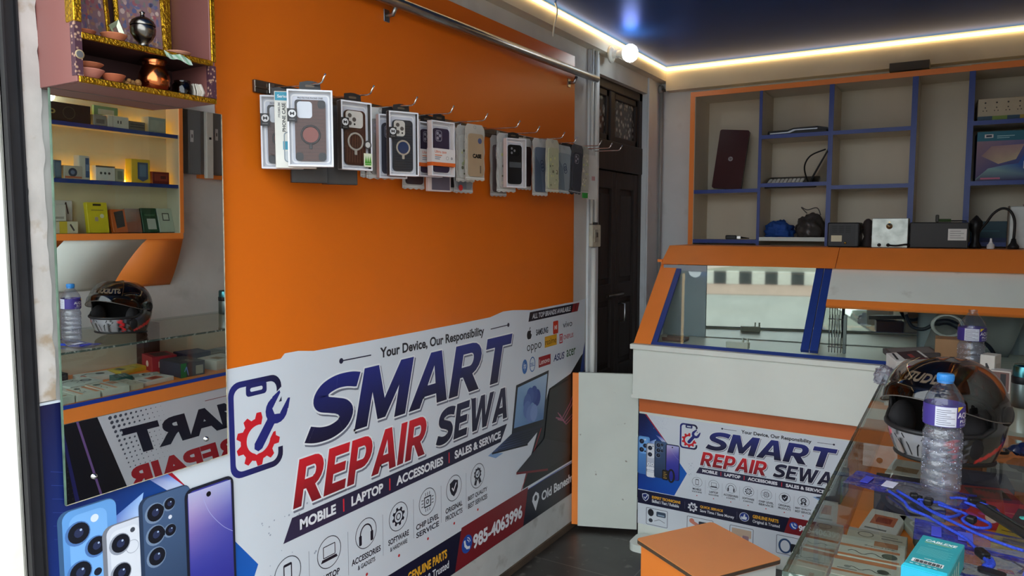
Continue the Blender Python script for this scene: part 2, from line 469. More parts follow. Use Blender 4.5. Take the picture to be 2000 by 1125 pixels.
# door: old dark timber double leaf with transom
wood = mat('dark_old_timber', (46, 36, 32), rough=0.55, var=0.25, vscale=6, bump=0.3, bscale=30, stretch=(4, 4, .4))
mb = MB()
xd = -0.03
mb.box((xd - .05, D0, 0.0), (xd, D0 + .05, DZ), wood, bev=.004)
mb.box((xd - .05, D1 - .05, 0.0), (xd, D1, DZ), wood, bev=.004)
mb.box((xd - .05, D0, DZ - .05), (xd, D1, DZ), wood, bev=.004)
mb.box((xd - .05, D0, 1.86), (xd + .005, D1, 2.02), wood, bev=.004)
ym = 3.835
mb.box((xd - .045, ym - .03, 2.02), (xd - .001, ym + .03, DZ - .0505), wood, bev=.004)
dm = struct(mb.build('door_1'))
for y0, y1 in ((D0 + .052, 3.90), (3.905, D1 - .052)):
    mb = MB()
    st = .055
    mb.box((xd - .04, y0, .01), (xd - .005, y0 + st, 1.855), wood, bev=.003)
    mb.box((xd - .04, y1 - st, .01), (xd - .005, y1, 1.855), wood, bev=.003)
    for z0, z1 in ((.01, .13), (.62, .74), (1.13, 1.22), (1.76, 1.855)):
        mb.box((xd - .04, y0 + st, z0), (xd - .006, y1 - st, z1), wood, bev=.003)
    for z0, z1 in ((.13, .62), (.74, 1.13), (1.22, 1.76)):
        mb.box((xd - .035, y0 + st, z0), (xd - .022, y1 - st, z1), wood)
        mb.box((xd - .03, y0 + st + .02, z0 + .03), (xd - .012, y1 - st - .02, z1 - .03), wood, bev=.006)
    leaf = mb.build('door_leaf', dm)
mb = MB()
mb.tube([(xd - .005, 3.955, 1.10), (xd + .035, 3.955, 1.10), (xd + .035, 3.955, 1.00), (xd - .005, 3.955, 1.00)], .006, STEEL, n=8)
mb.build('door_handle', dm)
mb = MB()
mb.box((xd - .008, 3.78, 1.145), (xd + .004, 4.02, 1.165), mat('rusty_iron', (70, 58, 50), .5, .8), bev=.002)
mb.tube([(xd + .006, 3.80, 1.155), (xd + .006, 4.0, 1.155)], .005, STEEL)
mb.build('bolt', dm)
pat = mat('floral_frosted_pane', (150, 150, 142), rough=.25, var=0)
N, L, b = nodes_of(pat)
tc = N.new('ShaderNodeTexCoord'); vo = N.new('ShaderNodeTexVoronoi'); vo.inputs['Scale'].default_value = 30; vo.feature = 'F1'
L.new(tc.outputs['Object'], vo.inputs['Vector'])
cr = N.new('ShaderNodeValToRGB'); cr.color_ramp.elements[0].color = lin((165, 162, 152)); cr.color_ramp.elements[1].color = lin((60, 56, 52))
cr.color_ramp.elements[0].position = .15; cr.color_ramp.elements[1].position = .5
L.new(vo.outputs['Distance'], cr.inputs[0]); L.new(cr.outputs[0], b.inputs['Base Color'])
for y0, y1 in ((D0 + .05, ym - .03), (ym + .03, D1 - .05)):
    mb = MB(); mb.box((xd - .03, y0, 2.02), (xd - .024, y1, DZ - .05), pat)
    # shaped timber rim around the pane
    for a0, a1, z0, z1 in ((y0, y0 + .03, 2.02, DZ - .05), (y1 - .03, y1, 2.02, DZ - .05), (y0, y1, 2.02, 2.055), (y0, y1, DZ - .085, DZ - .05)):
        mb.box((xd - .028, a0, z0), (xd - .012, a1, z1), wood, bev=.003)
    mb.build('transom_pane', dm)
mb = MB(); mb.box((-.25, D0 - .02, -.05), (-.16, D1 + .02, DZ + .02), mat('dark_recess', (30, 26, 24), .9)); struct(mb.build('wall_door_recess'))

# outer shop-front: bright pillar, dark shutter channel, flaky plaster edge
wp = stain(mat('sunlit_white_render', (238, 236, 226), rough=0.9, var=0.05, vscale=6, bump=.4, bscale=20), (210, 200, 180), 6, .55, .75, .6)
mb = MB(); mb.box((-.25, .45, -.12), (0.0, .742, 2.9), wp, bev=.006); struct(mb.build('wall_outer_pillar'))
blk = mat('dark_shutter_steel', (38, 37, 40), rough=.55, metal=.3, var=.2, vscale=12)
t = thing('shutter_channel', 'dark steel roller shutter guide channel between white pillar and flaky plaster edge', 'shutter guide', (0.0, .755, 0))
mb = MB()
for a0, a1, x0, x1 in ((.742, .746, 0.0, .022), (.742, .776, 0.0, .005), (.772, .776, 0.0, .016)):
    mb.box((x0, a0, 0), (x1, a1, 2.6), blk)
mb.build('channel', t, True)
flk = stain(mat('flaky_plaster', (184, 177, 171), rough=.9, var=.14, vscale=10, bump=.9, bscale=18), (150, 128, 100), 14, .56, .66, .8)
stain(flk, (60, 120, 92), 9, .70, .74, .8)
mb = MB()
n = 60; pts = []
for i in range(n + 1):
    z = 1.175 + (2.5 - 1.175) * i / n
    pts.append((.0, .777 + random.uniform(-.0025, .0025), z))
for i in range(n, -1, -1):
    z = 1.175 + (2.5 - 1.175) * i / n
    pts.append((.0, .812 + random.uniform(-.003, .003), z))
mb.prism(pts, (.012, 0, 0), flk); struct(mb.build('trim_4'))

# street outside (seen only in reflections)
road = stain(mat('pale_concrete_road', (118, 115, 110), rough=.9, var=.08, vscale=.6), (124, 118, 110), .5, .5, .7, .5)
mb = MB(); mb.box((-14, -34, -.5), (16, .45, -.14), road); struct(mb.build('ground_street'))
t = thing('kerb', 'black and white painted kerb across the street, seen mirrored in the case', 'kerb', (2, -15.2, -.14))
mb = MB()
for i in range(70):
    c = (40, 42, 42) if i % 2 else (176, 172, 164)
    mb.box((-12 + i * .36, -15.4, -.14), (-12 + i * .36 + .36, -15.1, .24), MATT, c)
mb.build('painted_blocks', t, True)
mb = MB(); mb.box((-14, -15.1, -.14), (16, -11.6, -.125), mat('red_earth_verge', (132, 106, 92), .9, var=.1)); mb.build('dirt_edge', t, True)
mb = MB(); mb.box((-14, -22.4, -.2), (16, -22, 3.2), mat('far_building_wall', (150, 144, 132), .9, var=.08, vscale=1)); struct(mb.build('wall_across_street'))

# LED strip along the ceiling edge
t = thing('led_strip', 'glowing warm white LED strip along the ceiling edge', 'LED strip light', (.07, 4.42, 2.507))
EM = emit_mat('warm_led', (255, 216, 150), 2.1)
mb = MB(); mb.tube([(.062, .9, 2.508), (.062, 4.425, 2.508)], .0085, EM, n=8); mb.build('strip', t, True)
mb = MB(); mb.tube([(.062, 4.432, 2.508), (XR - .02, 4.432, 2.508)], .0085, EM, n=8); mb.build('strip', t, True)

# ---------------------------------------------------------------- the banner artwork (shared by the two banners)
NAVY = (26, 30, 66); INKB = (24, 24, 40); RED = (196, 26, 40); WHT = (222, 228, 234); GRY = (60, 64, 74); YEL = (238, 176, 44)

def art_icons(p, y, z, k, r=.051):
    p.ring(y, z, r, .0028, GRY, 2, n=32)
    d = INKB
    if k == 0:
        p.rring(y - .016, z - .03, y + .016, z + .03, .005, .004, d, 2); p.rect(y - .012, z + .022, y + .012, z + .028, d, 2); p.rect(y - .008, z - .028, y + .008, z - .024, d, 2)
    elif k == 1:
        p.rring(y - .026, z - .014, y + .026, z + .024, .003, .003, d, 2); p.poly([(y - .036, z - .026), (y + .036, z - .026), (y + .030, z - .016), (y - .030, z - .016)], d, 2)
    elif k == 2:
        p.ring(y, z - .002, .03, .005, d, 2, n=18, a0=0, a1=PI, ry=.034)
        p.rrect(y - .034, z - .034, y - .021, z + .0, .004, d, 2); p.rrect(y + .021, z - .034, y + .034, z + .0, .004, d, 2)
    elif k == 3:
        p.gear(y, z, .034, d, 2, n=8, hole=.60); p.ring(y, z, .013, .004, d, 2)
    elif k == 4:
        p.rring(y - .021, z - .021, y + .021, z + .021, .004, .005, d, 2); p.ring(y, z, .009, .004, d, 2)
        for q in (-.012, 0, .012):
            for sgn in (-1, 1):
                p.rect(y + q - .0015, z + sgn * .03 - .006, y + q + .0015, z + sgn * .03 + .006, d, 2)
                p.rect(y + sgn * .03 - .006, z + q - .0015, y + sgn * .03 + .006, z + q + .0015, d, 2)
    elif k == 5:
        shield(p, y, z, .034, d, 2); p.line([(y - .012, z + .002), (y - .003, z - .010), (y + .014, z + .016)], .006, WHT, 3)
    elif k == 6:
        p.gear(y, z + .008, .027, d, 2, n=10, hole=.55, tooth=.15); p.line([(y - .008, z + .008), (y - .002, z + .001), (y + .009, z + .015)], .0045, d, 3)
        p.poly([(y - .018, z - .012), (y - .004, z - .018), (y - .012, z - .04), (y - .02, z - .032), (y - .028, z - .034)], d, 2)
        p.poly([(y + .018, z - .012), (y + .004, z - .018), (y + .012, z - .04), (y + .02, z - .032), (y + .028, z - .034)], d, 2)

def shield(p, y, z, r, c, l):
    p.poly([(y, z + r), (y + r * .8, z + r * .7), (y + r * .78, z - r * .05), (y + r * .5, z - r * .6), (y, z - r), (y - r * .5, z - r * .6), (y - r * .78, z - r * .05), (y - r * .8, z + r * .7)], c, l)

def phone_back(p, x0, z0, x1, z1, c, lo, l=1):
    edge = lerp(c, (10, 14, 26), .45)
    p.rrect(x0 - .006, z0, x1, z1, .022, edge, l)
    a = rr(x0 + .004, z0, x1, z1 - .003, .020); p.vgrad(a, lo, c, l + 1)
def lens(p, y, z, r, l, rim):
    p.circ(y - .002, z - .001, r * 1.18, rim, l); p.circ(y, z, r, (22, 24, 34), l + 1); p.circ(y, z, r * .45, (44, 52, 84), l + 2, n=10); p.circ(y + r * .2, z + r * .25, r * .12, (170, 190, 220), l + 3, n=8)

def thing_part(name, root):
    o = bpy.data.objects.new(name, None); COL.objects.link(o); o.empty_display_size = .03; o.parent = root; return o

def art(T, root, full, sheet):
    W_ = True
    p = Pr(T); p.poly(sheet, (214, 221, 228), 0); p.build('vinyl_sheet', root)
    # ---- blue wedge with the phones
    p = Pr(T)
    yl = sheet[0][0]
    p.poly([(yl, 1.166), (.875, 1.166), (1.06, .94), (1.326, .60), (1.20, .34), (yl, .34)],
           [(20, 22, 62), (20, 24, 70), (40, 96, 190), (24, 96, 190), (20, 80, 180), (18, 60, 150)], 1)
    p.poly([(.875, 1.166), (.892, 1.166), (1.13, .868), (1.10, .89)], (170, 22, 44), 2)
    p.poly([(.99, .96), (1.10, .86), (1.115, .885), (1.06, .94)], [(30, 60, 170), (225, 235, 250), (210, 225, 250), (60, 110, 210)], 2)
    p.poly([(.90, .86), (1.0, .91), (.98, .82)], [(30, 60, 170), (150, 190, 240), (200, 220, 250)], 2)
    for k in range(6):
        p.line([(yl + .02, 1.02 - .03 * k), (1.0 - .03 * k, .95 - .02 * k)], .0012, (44, 60, 130), 2)
    for k in range(90):
        a = random.uniform(1.34, 1.55); q = random.uniform(.42, .72)
        if a - 1.33 < random.uniform(0, .25): p.circ(a, q, random.uniform(.0015, .004), (160, 170, 184), 1, n=6)
    for k in range(60):
        a = random.uniform(.97, 1.12); q = random.uniform(1.02, 1.15)
        if full: p.circ(a, q, .003, (196, 204, 216), 1, n=6)
    # light blue phone
    phone_back(p, .808, .51, .932, .924, (104, 162, 224), (60, 110, 180), 3)
    p.rrect(.826, .735, .910, .908, .02, (122, 178, 236), 5)
    for y, z in ((.846, .866), (.846, .776), (.884, .823)): lens(p, y, z, .0235 if y < .88 else .021, 6, (80, 120, 180))
    p.circ(.882, .888, .009, (220, 230, 238), 6); p.circ(.884, .762, .009, (30, 34, 50), 6)
    # white phone
    phone_back(p, .902, .49, 1.0, .858, (214, 218, 228), (170, 178, 196), 10)
    p.rrect(.914, .70, .985, .842, .018, (224, 228, 236), 12)
    for y, z in ((.938, .808), (.938, .738)): lens(p, y, z, .0215, 13, (150, 156, 170))
    p.circ(.968, .83, .006, (70, 74, 84), 13); p.ring(.966, .79, .016, .0015, (170, 176, 190), 13)
    # slate phone
    phone_back(p, .99, .50, 1.122, .897, (74, 98, 134), (38, 54, 82), 17)
    for z in (.852, .797, .742): lens(p, 1.026, z, .0215, 19, (120, 140, 168))
    for z in (.862, .795): lens(p, 1.064, z, .0145, 19, (120, 140, 168))
    p.circ(1.064, .828, .005, (220, 226, 236), 19)
    # phone with the lit-up screen
    p.rrect(1.104, .505, 1.250, .882, .022, (30, 34, 48), 24)
    a = rr(1.112, .51, 1.243, .874, .018)
    def scr(q):
        u = (q[0] - 1.11) / .135; v = (q[1] - .51) / .37
        c = lerp((40, 40, 140), (90, 96, 190), v)
        c = lerp(c, (168, 132, 190), max(0, min(1, (v - .45) * 2.2 * (1.2 - u))))
        return lerp(c, (196, 206, 236), max(0, min(1, (v - .72) * 3)))
    G = 10
    vs = []; fs = []; cs = []
    for i in range(G + 1):
        for j in range(G + 1):
            q = (1.114 + .127 * i / G, .515 + .355 * j / G); vs.append(T(q[0], q[1], 26)); cs.append(scr(q))
    for i in range(G):
        for j in range(G):
            k = i * (G + 1) + j; fs.append((k, k + 1, k + G + 2, k + G + 1))
    p.poly(a, (60, 60, 150), 25); p.mb.add(vs, fs, INK, cs)
    p.line([(q.x, q.y) for q in catmull([Vector((1.15, .868, 0)), Vector((1.172, .806, 0)), Vector((1.21, .755, 0)), Vector((1.242, .728, 0))], 6)], .0013, (176, 178, 224), 27)
    p.circ(1.173, .852, .007, (16, 18, 24), 27)
    if full:   # ear buds in their case and the watch
        c = (232, 236, 242)
        for y in (.925, .965):
            p.circ(y, .632, .017, c, 28); p.circ(y, .632, .008, (150, 156, 168), 29, n=8)
        for y in (.922, .945, .968): p.circ(y, .588, .018, c, 28)
        p.rrect(.905, .492, .985, .565, .02, c, 29); p.rrect(.905, .548, .985, .552, .001, (180, 186, 198), 30)
        p.rrect(1.07, .49, 1.135, .60, .016, (24, 24, 28), 29); p.rrect(1.077, .50, 1.128, .59, .012, (50, 44, 40), 30)
        p.ring(1.165, .545, .04, .02, (28, 28, 34), 28, ry=.075)
        for k in range(4): p.rect(1.085, .51 + k * .02, 1.12 - (k % 2) * .012, .516 + k * .02, (190, 150, 60), 31)
    p.build('phone_picture', root)
    # ---- logo: phone outline, gear and spanner
    p = Pr(T)
    o = rr(1.245, .862, 1.424, 1.127, .036, 6); i_ = rr(1.262, .879, 1.407, 1.110, .024, 6)
    keep = [k for k in range(len(o))]
    def side_gap(q): return q[0] > 1.40 and .915 < q[1] < 1.05
    n = len(o)
    pts_o = []; pts_i = []
    # outline strip starting under the gap and running round to above the gap
    start = [(1.424, .915)] + o[18:21] * 0
    ring_o = [(1.424, 1.045)] + o + [(1.424, .915)]; ring_i = [(1.407, 1.045)] + i_ + [(1.407, .915)]
    k = len(ring_o)
    p.mb.add([T(q[0], q[1], 2) for q in ring_o + ring_i], [(a, a + 1, k + a + 1, k + a) for a in range(k - 1)], INK,
             [lerp((36, 44, 124), (28, 28, 58), (q[0] - 1.245) / .18) for q in ring_o + ring_i])
    p.rrect(1.302, 1.080, 1.372, 1.115, .010, (36, 40, 100), 2); p.rrect(1.316, 1.092, 1.358, 1.103, .005, (214, 221, 228), 3)
    p.gear(1.340, .955, .075, (206, 30, 42), 2, n=8, hole=.54, a0=PI * .42, a1=PI * 2.05, tooth=.2)
    def spanner(w, col, l, ex=0.0):
        dx, dy = .074, .098; L_ = math.hypot(dx, dy); dx /= L_; dy /= L_; qx, qy = -dy, dx
        def P(a, b): return (1.338 + dx * a + qx * b, .935 + dy * a + qy * b)
        p.poly([P(-.012 - ex, -.008), P(-.012 - ex, .008), P(0, w + ex), P(.085, w * .95 + ex), P(.085, -w * .95 - ex), P(0, -w - ex)], col, l)
        hx, hr = .112, .040 + ex
        arc = []
        for a in range(0, 15):
            t = math.radians(48 + (360 - 96) * a / 14)
            arc.append(P(hx + hr * math.cos(t), hr * math.sin(t)))
        p.poly(arc + [P(hx - .004 + ex, -.017 + ex), P(hx - .014 + ex, 0), P(hx - .004 + ex, .017 - ex)], col, l)
        for sg in (-1, 1):
            p.poly([P(hx + .022, sg * .036), P(hx + .05 + ex, sg * .024), P(hx + .046 + ex, sg * (.017 - ex)), P(hx - .004, sg * (.016 - ex))], col, l)
    spanner(.016, (214, 221, 228), 3, .010); spanner(.016, (36, 42, 120), 4)
    p.build('phone_logo', root)
    # ---- headline
    p = Pr(T)
    def head(t, x0, z0, x1, z1, top, bot, bold=.045, sh=.26):
        p.block(t, x0 + .006, z0 - .008, x1 + .006, z1 - .008, (112, 116, 130), (112, 116, 130), 2, grow=.0045)
        p.block(t, x0, z0, x1, z1, (232, 236, 240), (232, 236, 240), 3, grow=.0055)
        p.block(t, x0, z0, x1, z1, bot, top, 4)
    head('SMART', 1.505, .889, 2.690, 1.083, (36, 46, 128), (22, 22, 50), bold=.05)
    head('REPAIR', 1.455, .714, 2.105, .857, (214, 34, 46), (128, 22, 34), bold=.05)
    head('SEWA', 2.145, .722, 2.675, .857, (40, 42, 70), (24, 24, 46), bold=.05)
    p.build('headline', root)
    p = Pr(T)
    p.text('Your Device, Our Responsibility', 1.845, 1.094, 2.475, 1.140, (36, 36, 44), 2, bold=.03)
    p.line([(1.664, 1.124), (1.80, 1.122)], .004, (36, 36, 60), 2); p.circ(1.664, 1.124, .009, (36, 36, 60), 2)
    p.line([(2.525, 1.122), (2.663, 1.124)], .004, (36, 36, 60), 2); p.circ(2.663, 1.124, .009, (36, 36, 60), 2)
    p.build('slogan', root)
    # ---- dark category strip
    p = Pr(T)
    p.poly([(1.416, .624), (2.600, .626), (2.652, .694), (1.451, .690)], [(48, 44, 74), (24, 24, 46), (24, 24, 46), (44, 42, 70)], 2)
    for t, a, b in (('MOBILE', 1.480, 1.628), ('LAPTOP', 1.697, 1.850), ('ACCESSORIES', 1.919, 2.190), ('SALES & SERVICE', 2.265, 2.600)):
        p.text(t, a, .6425, b, .6755, (232, 234, 238), 3, bold=.04)
    for a in (1.662, 1.884, 2.228): p.rect(a - .003, .638, a + .003, .68, (214, 40, 56), 3)
    p.build('category_strip', root)
    # ---- service icons
    icons = thing_part('service_icons', root)
    names = [('MOBILE', 'SALES & REPAIR'), ('LAPTOP', 'SALES & REPAIR'), ('ACCESSORIES', '& GADGETS'), ('SOFTWARE', '& HARDWARE'), ('CHIP LEVEL', 'SERVICE'), ('ORIGINAL', 'PRODUCTS'), ('BEST QUALITY', 'BEST SERVICES')]
    for k, y in enumerate((1.430, 1.596, 1.763, 1.928, 2.093, 2.259, 2.424)):
        p = Pr(T); art_icons(p, y, .530, k)
        p.build('icon_badge', icons); p = Pr(T)
        a, b = names[k]; wa = min(.07, .0062 * len(a) + .006); wb = wa if k > 3 else min(.05, .0042 * len(b) + .004)
        p.text(a, y - wa, .443, y + wa, .464, INKB, 2, bold=.03)
        p.build('icon_caption', icons); p = Pr(T)
        h = .021 if k > 3 else .016
        p.text(b, y - wb, .434 - h, y + wb, .434, INKB, 2, bold=.025)
        p.build('icon_caption', icons); p = Pr(T)
        p.circ(y, .388, .0055, (190, 40, 44), 2, n=10)
        if k < 6: p.rect(y + .0815, .42, y + .0835, .565, (150, 156, 166), 1)
        p.build('icon_dot', icons)
    # ---- bottom bar
    p = Pr(T)
    xr = sheet[1][0]
    p.poly([(yl, .186), (xr, .186), (xr, .345), (2.80, .345), (yl, .332)], [(20, 22, 52), (14, 14, 30), (14, 14, 30), (20, 20, 44), (24, 26, 60)], 2)
    p.poly([(2.262, .187), (2.790, .187), (2.835, .356), (2.308, .352)], (124, 26, 36), 3)
    p.line([(2.84, .345), (xr, .352)], .004, (60, 80, 170), 3)
    shield(p, .895, .262, .045, (214, 220, 230), 3); shield(p, .895, .262, .037, (30, 44, 110), 4); p.line([(.88, .262), (.892, .247), (.915, .285)], .008, WHT, 5)
    p.text('EXPERT TECHNICIANS', .965, .262, 1.265, .292, YEL, 4, bold=.035); p.text('Skilled / Fast / Reliable', .965, .218, 1.25, .252, (226, 230, 236), 4, bold=.02)
    p.gear(1.39, .255, .05, (226, 230, 236), 4, n=8, hole=.6); p.ring(1.39, .255, .028, .005, (226, 230, 236), 5); p.line([(1.39, .275), (1.39, .255), (1.403, .255)], .005, WHT, 5)
    p.text('QUICK SERVICE', 1.465, .262, 1.69, .292, YEL, 4, bold=.035); p.text('Save Time / Save Money', 1.465, .214, 1.80, .252, (226, 230, 236), 4, bold=.02)
    p.circ(1.895, .262, .046, (214, 220, 230), 3, n=28); p.circ(1.895, .262, .041, (34, 60, 140), 4, n=28)
    p.poly([(1.875, .236), (1.915, .236), (1.922, .262), (1.902, .268), (1.904, .290), (1.893, .290), (1.886, .264), (1.875, .262)], WHT, 5); p.rect(1.864, .236, 1.872, .263, WHT, 5)
    p.text('GENUINE PARTS', 1.974, .268, 2.210, .304, YEL, 4, bold=.035); p.text('Original & Trusted', 1.974, .214, 2.222, .254, (226, 230, 236), 4, bold=.02)
    for a in (1.31, 1.825): p.rect(a, .225, a + .002, .30, (110, 114, 130), 3)
    p.circ(2.345, .272, .037, (32, 76, 168), 4, n=28)
    p.line([(2.328, .288), (2.332, .270), (2.345, .256), (2.362, .252)], .011, WHT, 5); p.ring(2.343, .272, .018, .004, WHT, 5, n=6, a0=.1, a1=1.4); p.ring(2.343, .272, .027, .004, WHT, 5, n=6, a0=.1, a1=1.4)
    p.text('985-4063996', 2.388, .230, 2.782, .293, (226, 230, 234), 4, bold=.04)
    p.poly([(2.905, .22), (2.938, .275), (2.933, .295), (2.905, .312), (2.877, .295), (2.872, .275)], (220, 224, 230), 4); p.circ(2.905, .282, .014, (20, 20, 40), 5)
    p.text('Old Baneshwor', 2.962, .247, 3.385, .293, (226, 230, 234), 4, bold=.03)
    p.build('contact_bar', root)
    # ---- laptops and dark wedge
    p = Pr(T)
    if xr > 2.8:
        p.poly([(xr, .90), (3.375, .882), (3.259, .81), (3.034, .775), (2.80, .40), (2.785, .36), (xr, .36)], (18, 18, 24), 2)
        p.line([(2.955, .60), (2.80, .39), (2.775, .36)], .006, (170, 40, 50), 3)
        p.poly([(3.40, .90), (xr, .95), (xr, .62), (3.36, .78)], [(30, 60, 150), (20, 40, 110), (14, 18, 50), (40, 80, 170)], 3)
        # first laptop: lit screen and keyboard deck
        p.poly([(2.728, .848), (3.028, .866), (2.984, .615), (2.690, .640)], (26, 28, 36), 4)
        p.poly([(2.742, .836), (3.014, .852), (2.975, .64), (2.708, .660)], [(132, 170, 206), (176, 200, 224), (84, 120, 170), (112, 150, 190)], 5)
        for q in range(7):
            a = .5 + q * .75
            p.circ(2.87 + .05 * math.cos(a), .735 + .045 * math.sin(a), .034, (40 + 14 * q, 66 + 14 * q, 140 + 10 * q), 6 + q, n=14, ry=.04)
        p.poly([(2.690, .640), (2.984, .615), (2.83, .560), (2.531, .598)], [(34, 40, 60), (30, 32, 44), (40, 46, 60), (70, 90, 130)], 4)
        p.poly([(2.531, .598), (2.83, .560), (2.83, .552), (2.531, .590)], (14, 16, 22), 4)
        for q in range(5): p.line([(2.665 - .022 * q, .628 - .008 * q), (2.945 - .025 * q, .604 - .009 * q)], .003, (16, 18, 26), 5)
        p.poly([(2.50, .592), (2.53, .598), (2.62, .572), (2.56, .566)], (128, 164, 206), 3)
        # dark gaming laptop with a slashed eye emblem
        p.poly([(3.034, .770), (xr, .80), (xr, .44), (2.985, .545)], (24, 22, 28), 14)
        p.poly([(2.985, .545), (3.40, .40), (3.02, .39), (2.727, .456)], [(40, 38, 44), (20, 20, 26), (34, 32, 38), (56, 54, 60)], 14)
        p.poly([(2.727, .456), (3.02, .39), (3.02, .38), (2.727, .446)], (120, 34, 40), 15)
        for a, b in ((.0, .0), (.018, -.012)):
            p.line([(3.10 + a, .62 + b), (3.16 + a, .60 + b), (3.25 + a, .66 + b), (3.32 + a, .74 + b)], .007, (150, 84, 110), 16)
            p.line([(3.12 + a, .64 + b), (3.19 + a, .575 + b), (3.28 + a, .60 + b), (3.33 + a, .70 + b)], .006, (150, 84, 110), 16)
        p.build('laptop_picture', root)
    if xr > 2.8:
        p = Pr(T)
        p.poly([(2.835, 1.118), (3.290, 1.118), (3.318, 1.160), (2.848, 1.160)], (26, 26, 42), 2)
        p.poly([(3.262, 1.118), (3.332, 1.118), (3.352, 1.160), (3.282, 1.160)], (140, 40, 46), 3); p.poly([(3.295, 1.118), (3.300, 1.118), (3.322, 1.160), (3.317, 1.160)], (40, 26, 36), 4)
        p.text('ALL TOP BRANDS AVAILABLE', 2.868, 1.127, 3.255, 1.151, (210, 214, 220), 4, bold=.03, shear=.2)
        d = (30, 30, 34)
        p.circ(2.837, 1.058, .015, d, 2, ry=.020); p.circ(2.849, 1.058, .015, d, 2, ry=.020); p.circ(2.863, 1.066, .007, (214, 221, 228), 3, n=10); p.poly([(2.842, 1.080), (2.85, 1.094), (2.854, 1.090), (2.848, 1.080)], d, 2)
        p.text('SAMSUNG', 2.905, 1.046, 3.02, 1.075, (40, 42, 54), 2, bold=.03)
        p.rrect(3.070, 1.032, 3.122, 1.094, .006, (206, 60, 34), 2); p.text('MI', 3.083, 1.052, 3.110, 1.073, (226, 220, 214), 3, bold=.04)
        p.text('vivo', 3.172, 1.05, 3.272, 1.079, (50, 56, 70), 2, bold=.005)
        p.text('oppo', 2.822, .972, 2.955, 1.012, (44, 50, 52), 2, bold=.0)
        p.rect(2.988, .978, 3.108, 1.030, (222, 164, 40), 2); p.text('realme', 2.994, .990, 3.102, 1.018, (60, 50, 24), 3, bold=.0)
        p.rring(3.135, .978, 3.170, 1.024, .003, .006, (190, 50, 62), 2); p.text('1', 3.147, .99, 3.158, 1.013, (190, 50, 62), 2, bold=.03); p.text('ONEPLUS', 3.180, .992, 3.285, 1.014, (190, 60, 70), 2, bold=.01)
        p.circ(2.803, .919, .023, (44, 104, 176), 2, ry=.033, n=24); p.text('hp', 2.79, .902, 2.816, .938, (222, 228, 234), 3, bold=.01, shear=.3)
        p.ring(2.872, .919, .026, .005, (50, 106, 172), 2, ry=.035); p.text('DELL', 2.854, .910, 2.890, .927, (50, 106, 172), 2, bold=.02)
        p.rect(2.930, .893, 3.046, .942, (160, 34, 40), 2); p.text('Lenovo', 2.938, .905, 3.036, .930, (226, 222, 220), 3, bold=.01)
        p.text('ASUS', 3.075, .898, 3.19, .932, (36, 46, 104), 2, bold=.02, shear=.2)
        p.text('acer', 3.212, .9, 3.312, .935, (52, 96, 62), 2, bold=.01)
        p.build('brand_list', root)

# wall banner
BT = thing('wall_banner', 'large repair shop vinyl banner on the wall under the orange panel and mirror', 'banner', (0.0, 2.1, .185))
top = [(3.42, 1.174), (3.285, 1.168), (3.2, 1.170), (2.86, 1.169), (2.79, 1.176), (2.70, 1.184), (2.62, 1.186), (2.52, 1.172), (2.3, 1.170), (2.0, 1.170), (1.75, 1.171), (1.55, 1.172), (1.49, 1.181), (1.44, 1.181), (1.425, 1.168), (1.24, 1.167), (.775, 1.172)]
art(lambda a, b, l: Vector((.0070 + .00018 * l, a, b)), BT, False, [(.775, .186), (3.42, .186)] + top)

# ---------------------------------------------------------------- orange wall panel, mirror, shrine
t = thing('wall_panel', 'glossy orange laminate panel covering the wall behind the hanging phone cases', 'wall panel', (0, 2.26, 1.165))
mb = MB(); mb.box((0.0, 1.238, 1.165), (.006, 3.286, 2.374), ORANGE, bev=.001); mb.build('panel', t, True)

e_, t_ = math.radians(1.2), math.radians(-1.1)
nv = Vector((math.cos(e_) * math.cos(t_), math.sin(e_) * math.cos(t_), math.sin(t_)))
yv = Vector((-math.sin(e_), math.cos(e_), 0)); zv = nv.cross(yv)
MM = Matrix((nv, yv, zv)).transposed().to_4x4(); MM.translation = Vector((.02, 1.0, 1.0))
MIR = thing('wall_mirror', 'tall frameless mirror on the wall under the shrine box', 'mirror', (.02, 1.025, .94))
mb = MB(); mb.box((-.001, -.183, -.058), (0.0, .233, .828), MIRROR, M=MM); mb.build('mirror_glass', MIR, True)
mb = MB(); mb.box((-.006, -.184, -.059), (-.0012, .234, .829), mat('mirror_edge_grey', (150, 158, 152), .3, .2), M=MM); mb.build('backing', MIR, True)
rust = mat('chipped_mirror_edge', (196, 186, 160), .5, .2, var=.35, vscale=60)
mb = MB(); mb.box((-.006, .2332, -.058), (.0006, .2352, .828), rust, M=MM); mb.box((-.006, -.1850, -.058), (.0006, -.1832, .828), mat('greenish_glass_edge', (96, 122, 104), .3, var=.3, vscale=30), M=MM)
mb.box((-.006, -.184, -.0596), (.0006, .234, -.058), rust, M=MM); mb.build('worn_edge', MIR, True)
for a, b in ((-.122, -.012), (.168, -.0)):
    mb = MB(); mb.lathe([(0, .0), (.006, .0), (.0065, .002), (.005, .005), (.0, .007)], CHROME, n=16, M=MM @ Matrix.Translation((.0, a, b)) @ Matrix.Rotation(PI / 2, 4, 'Y')); mb.build('mirror_stud', MIR, True)

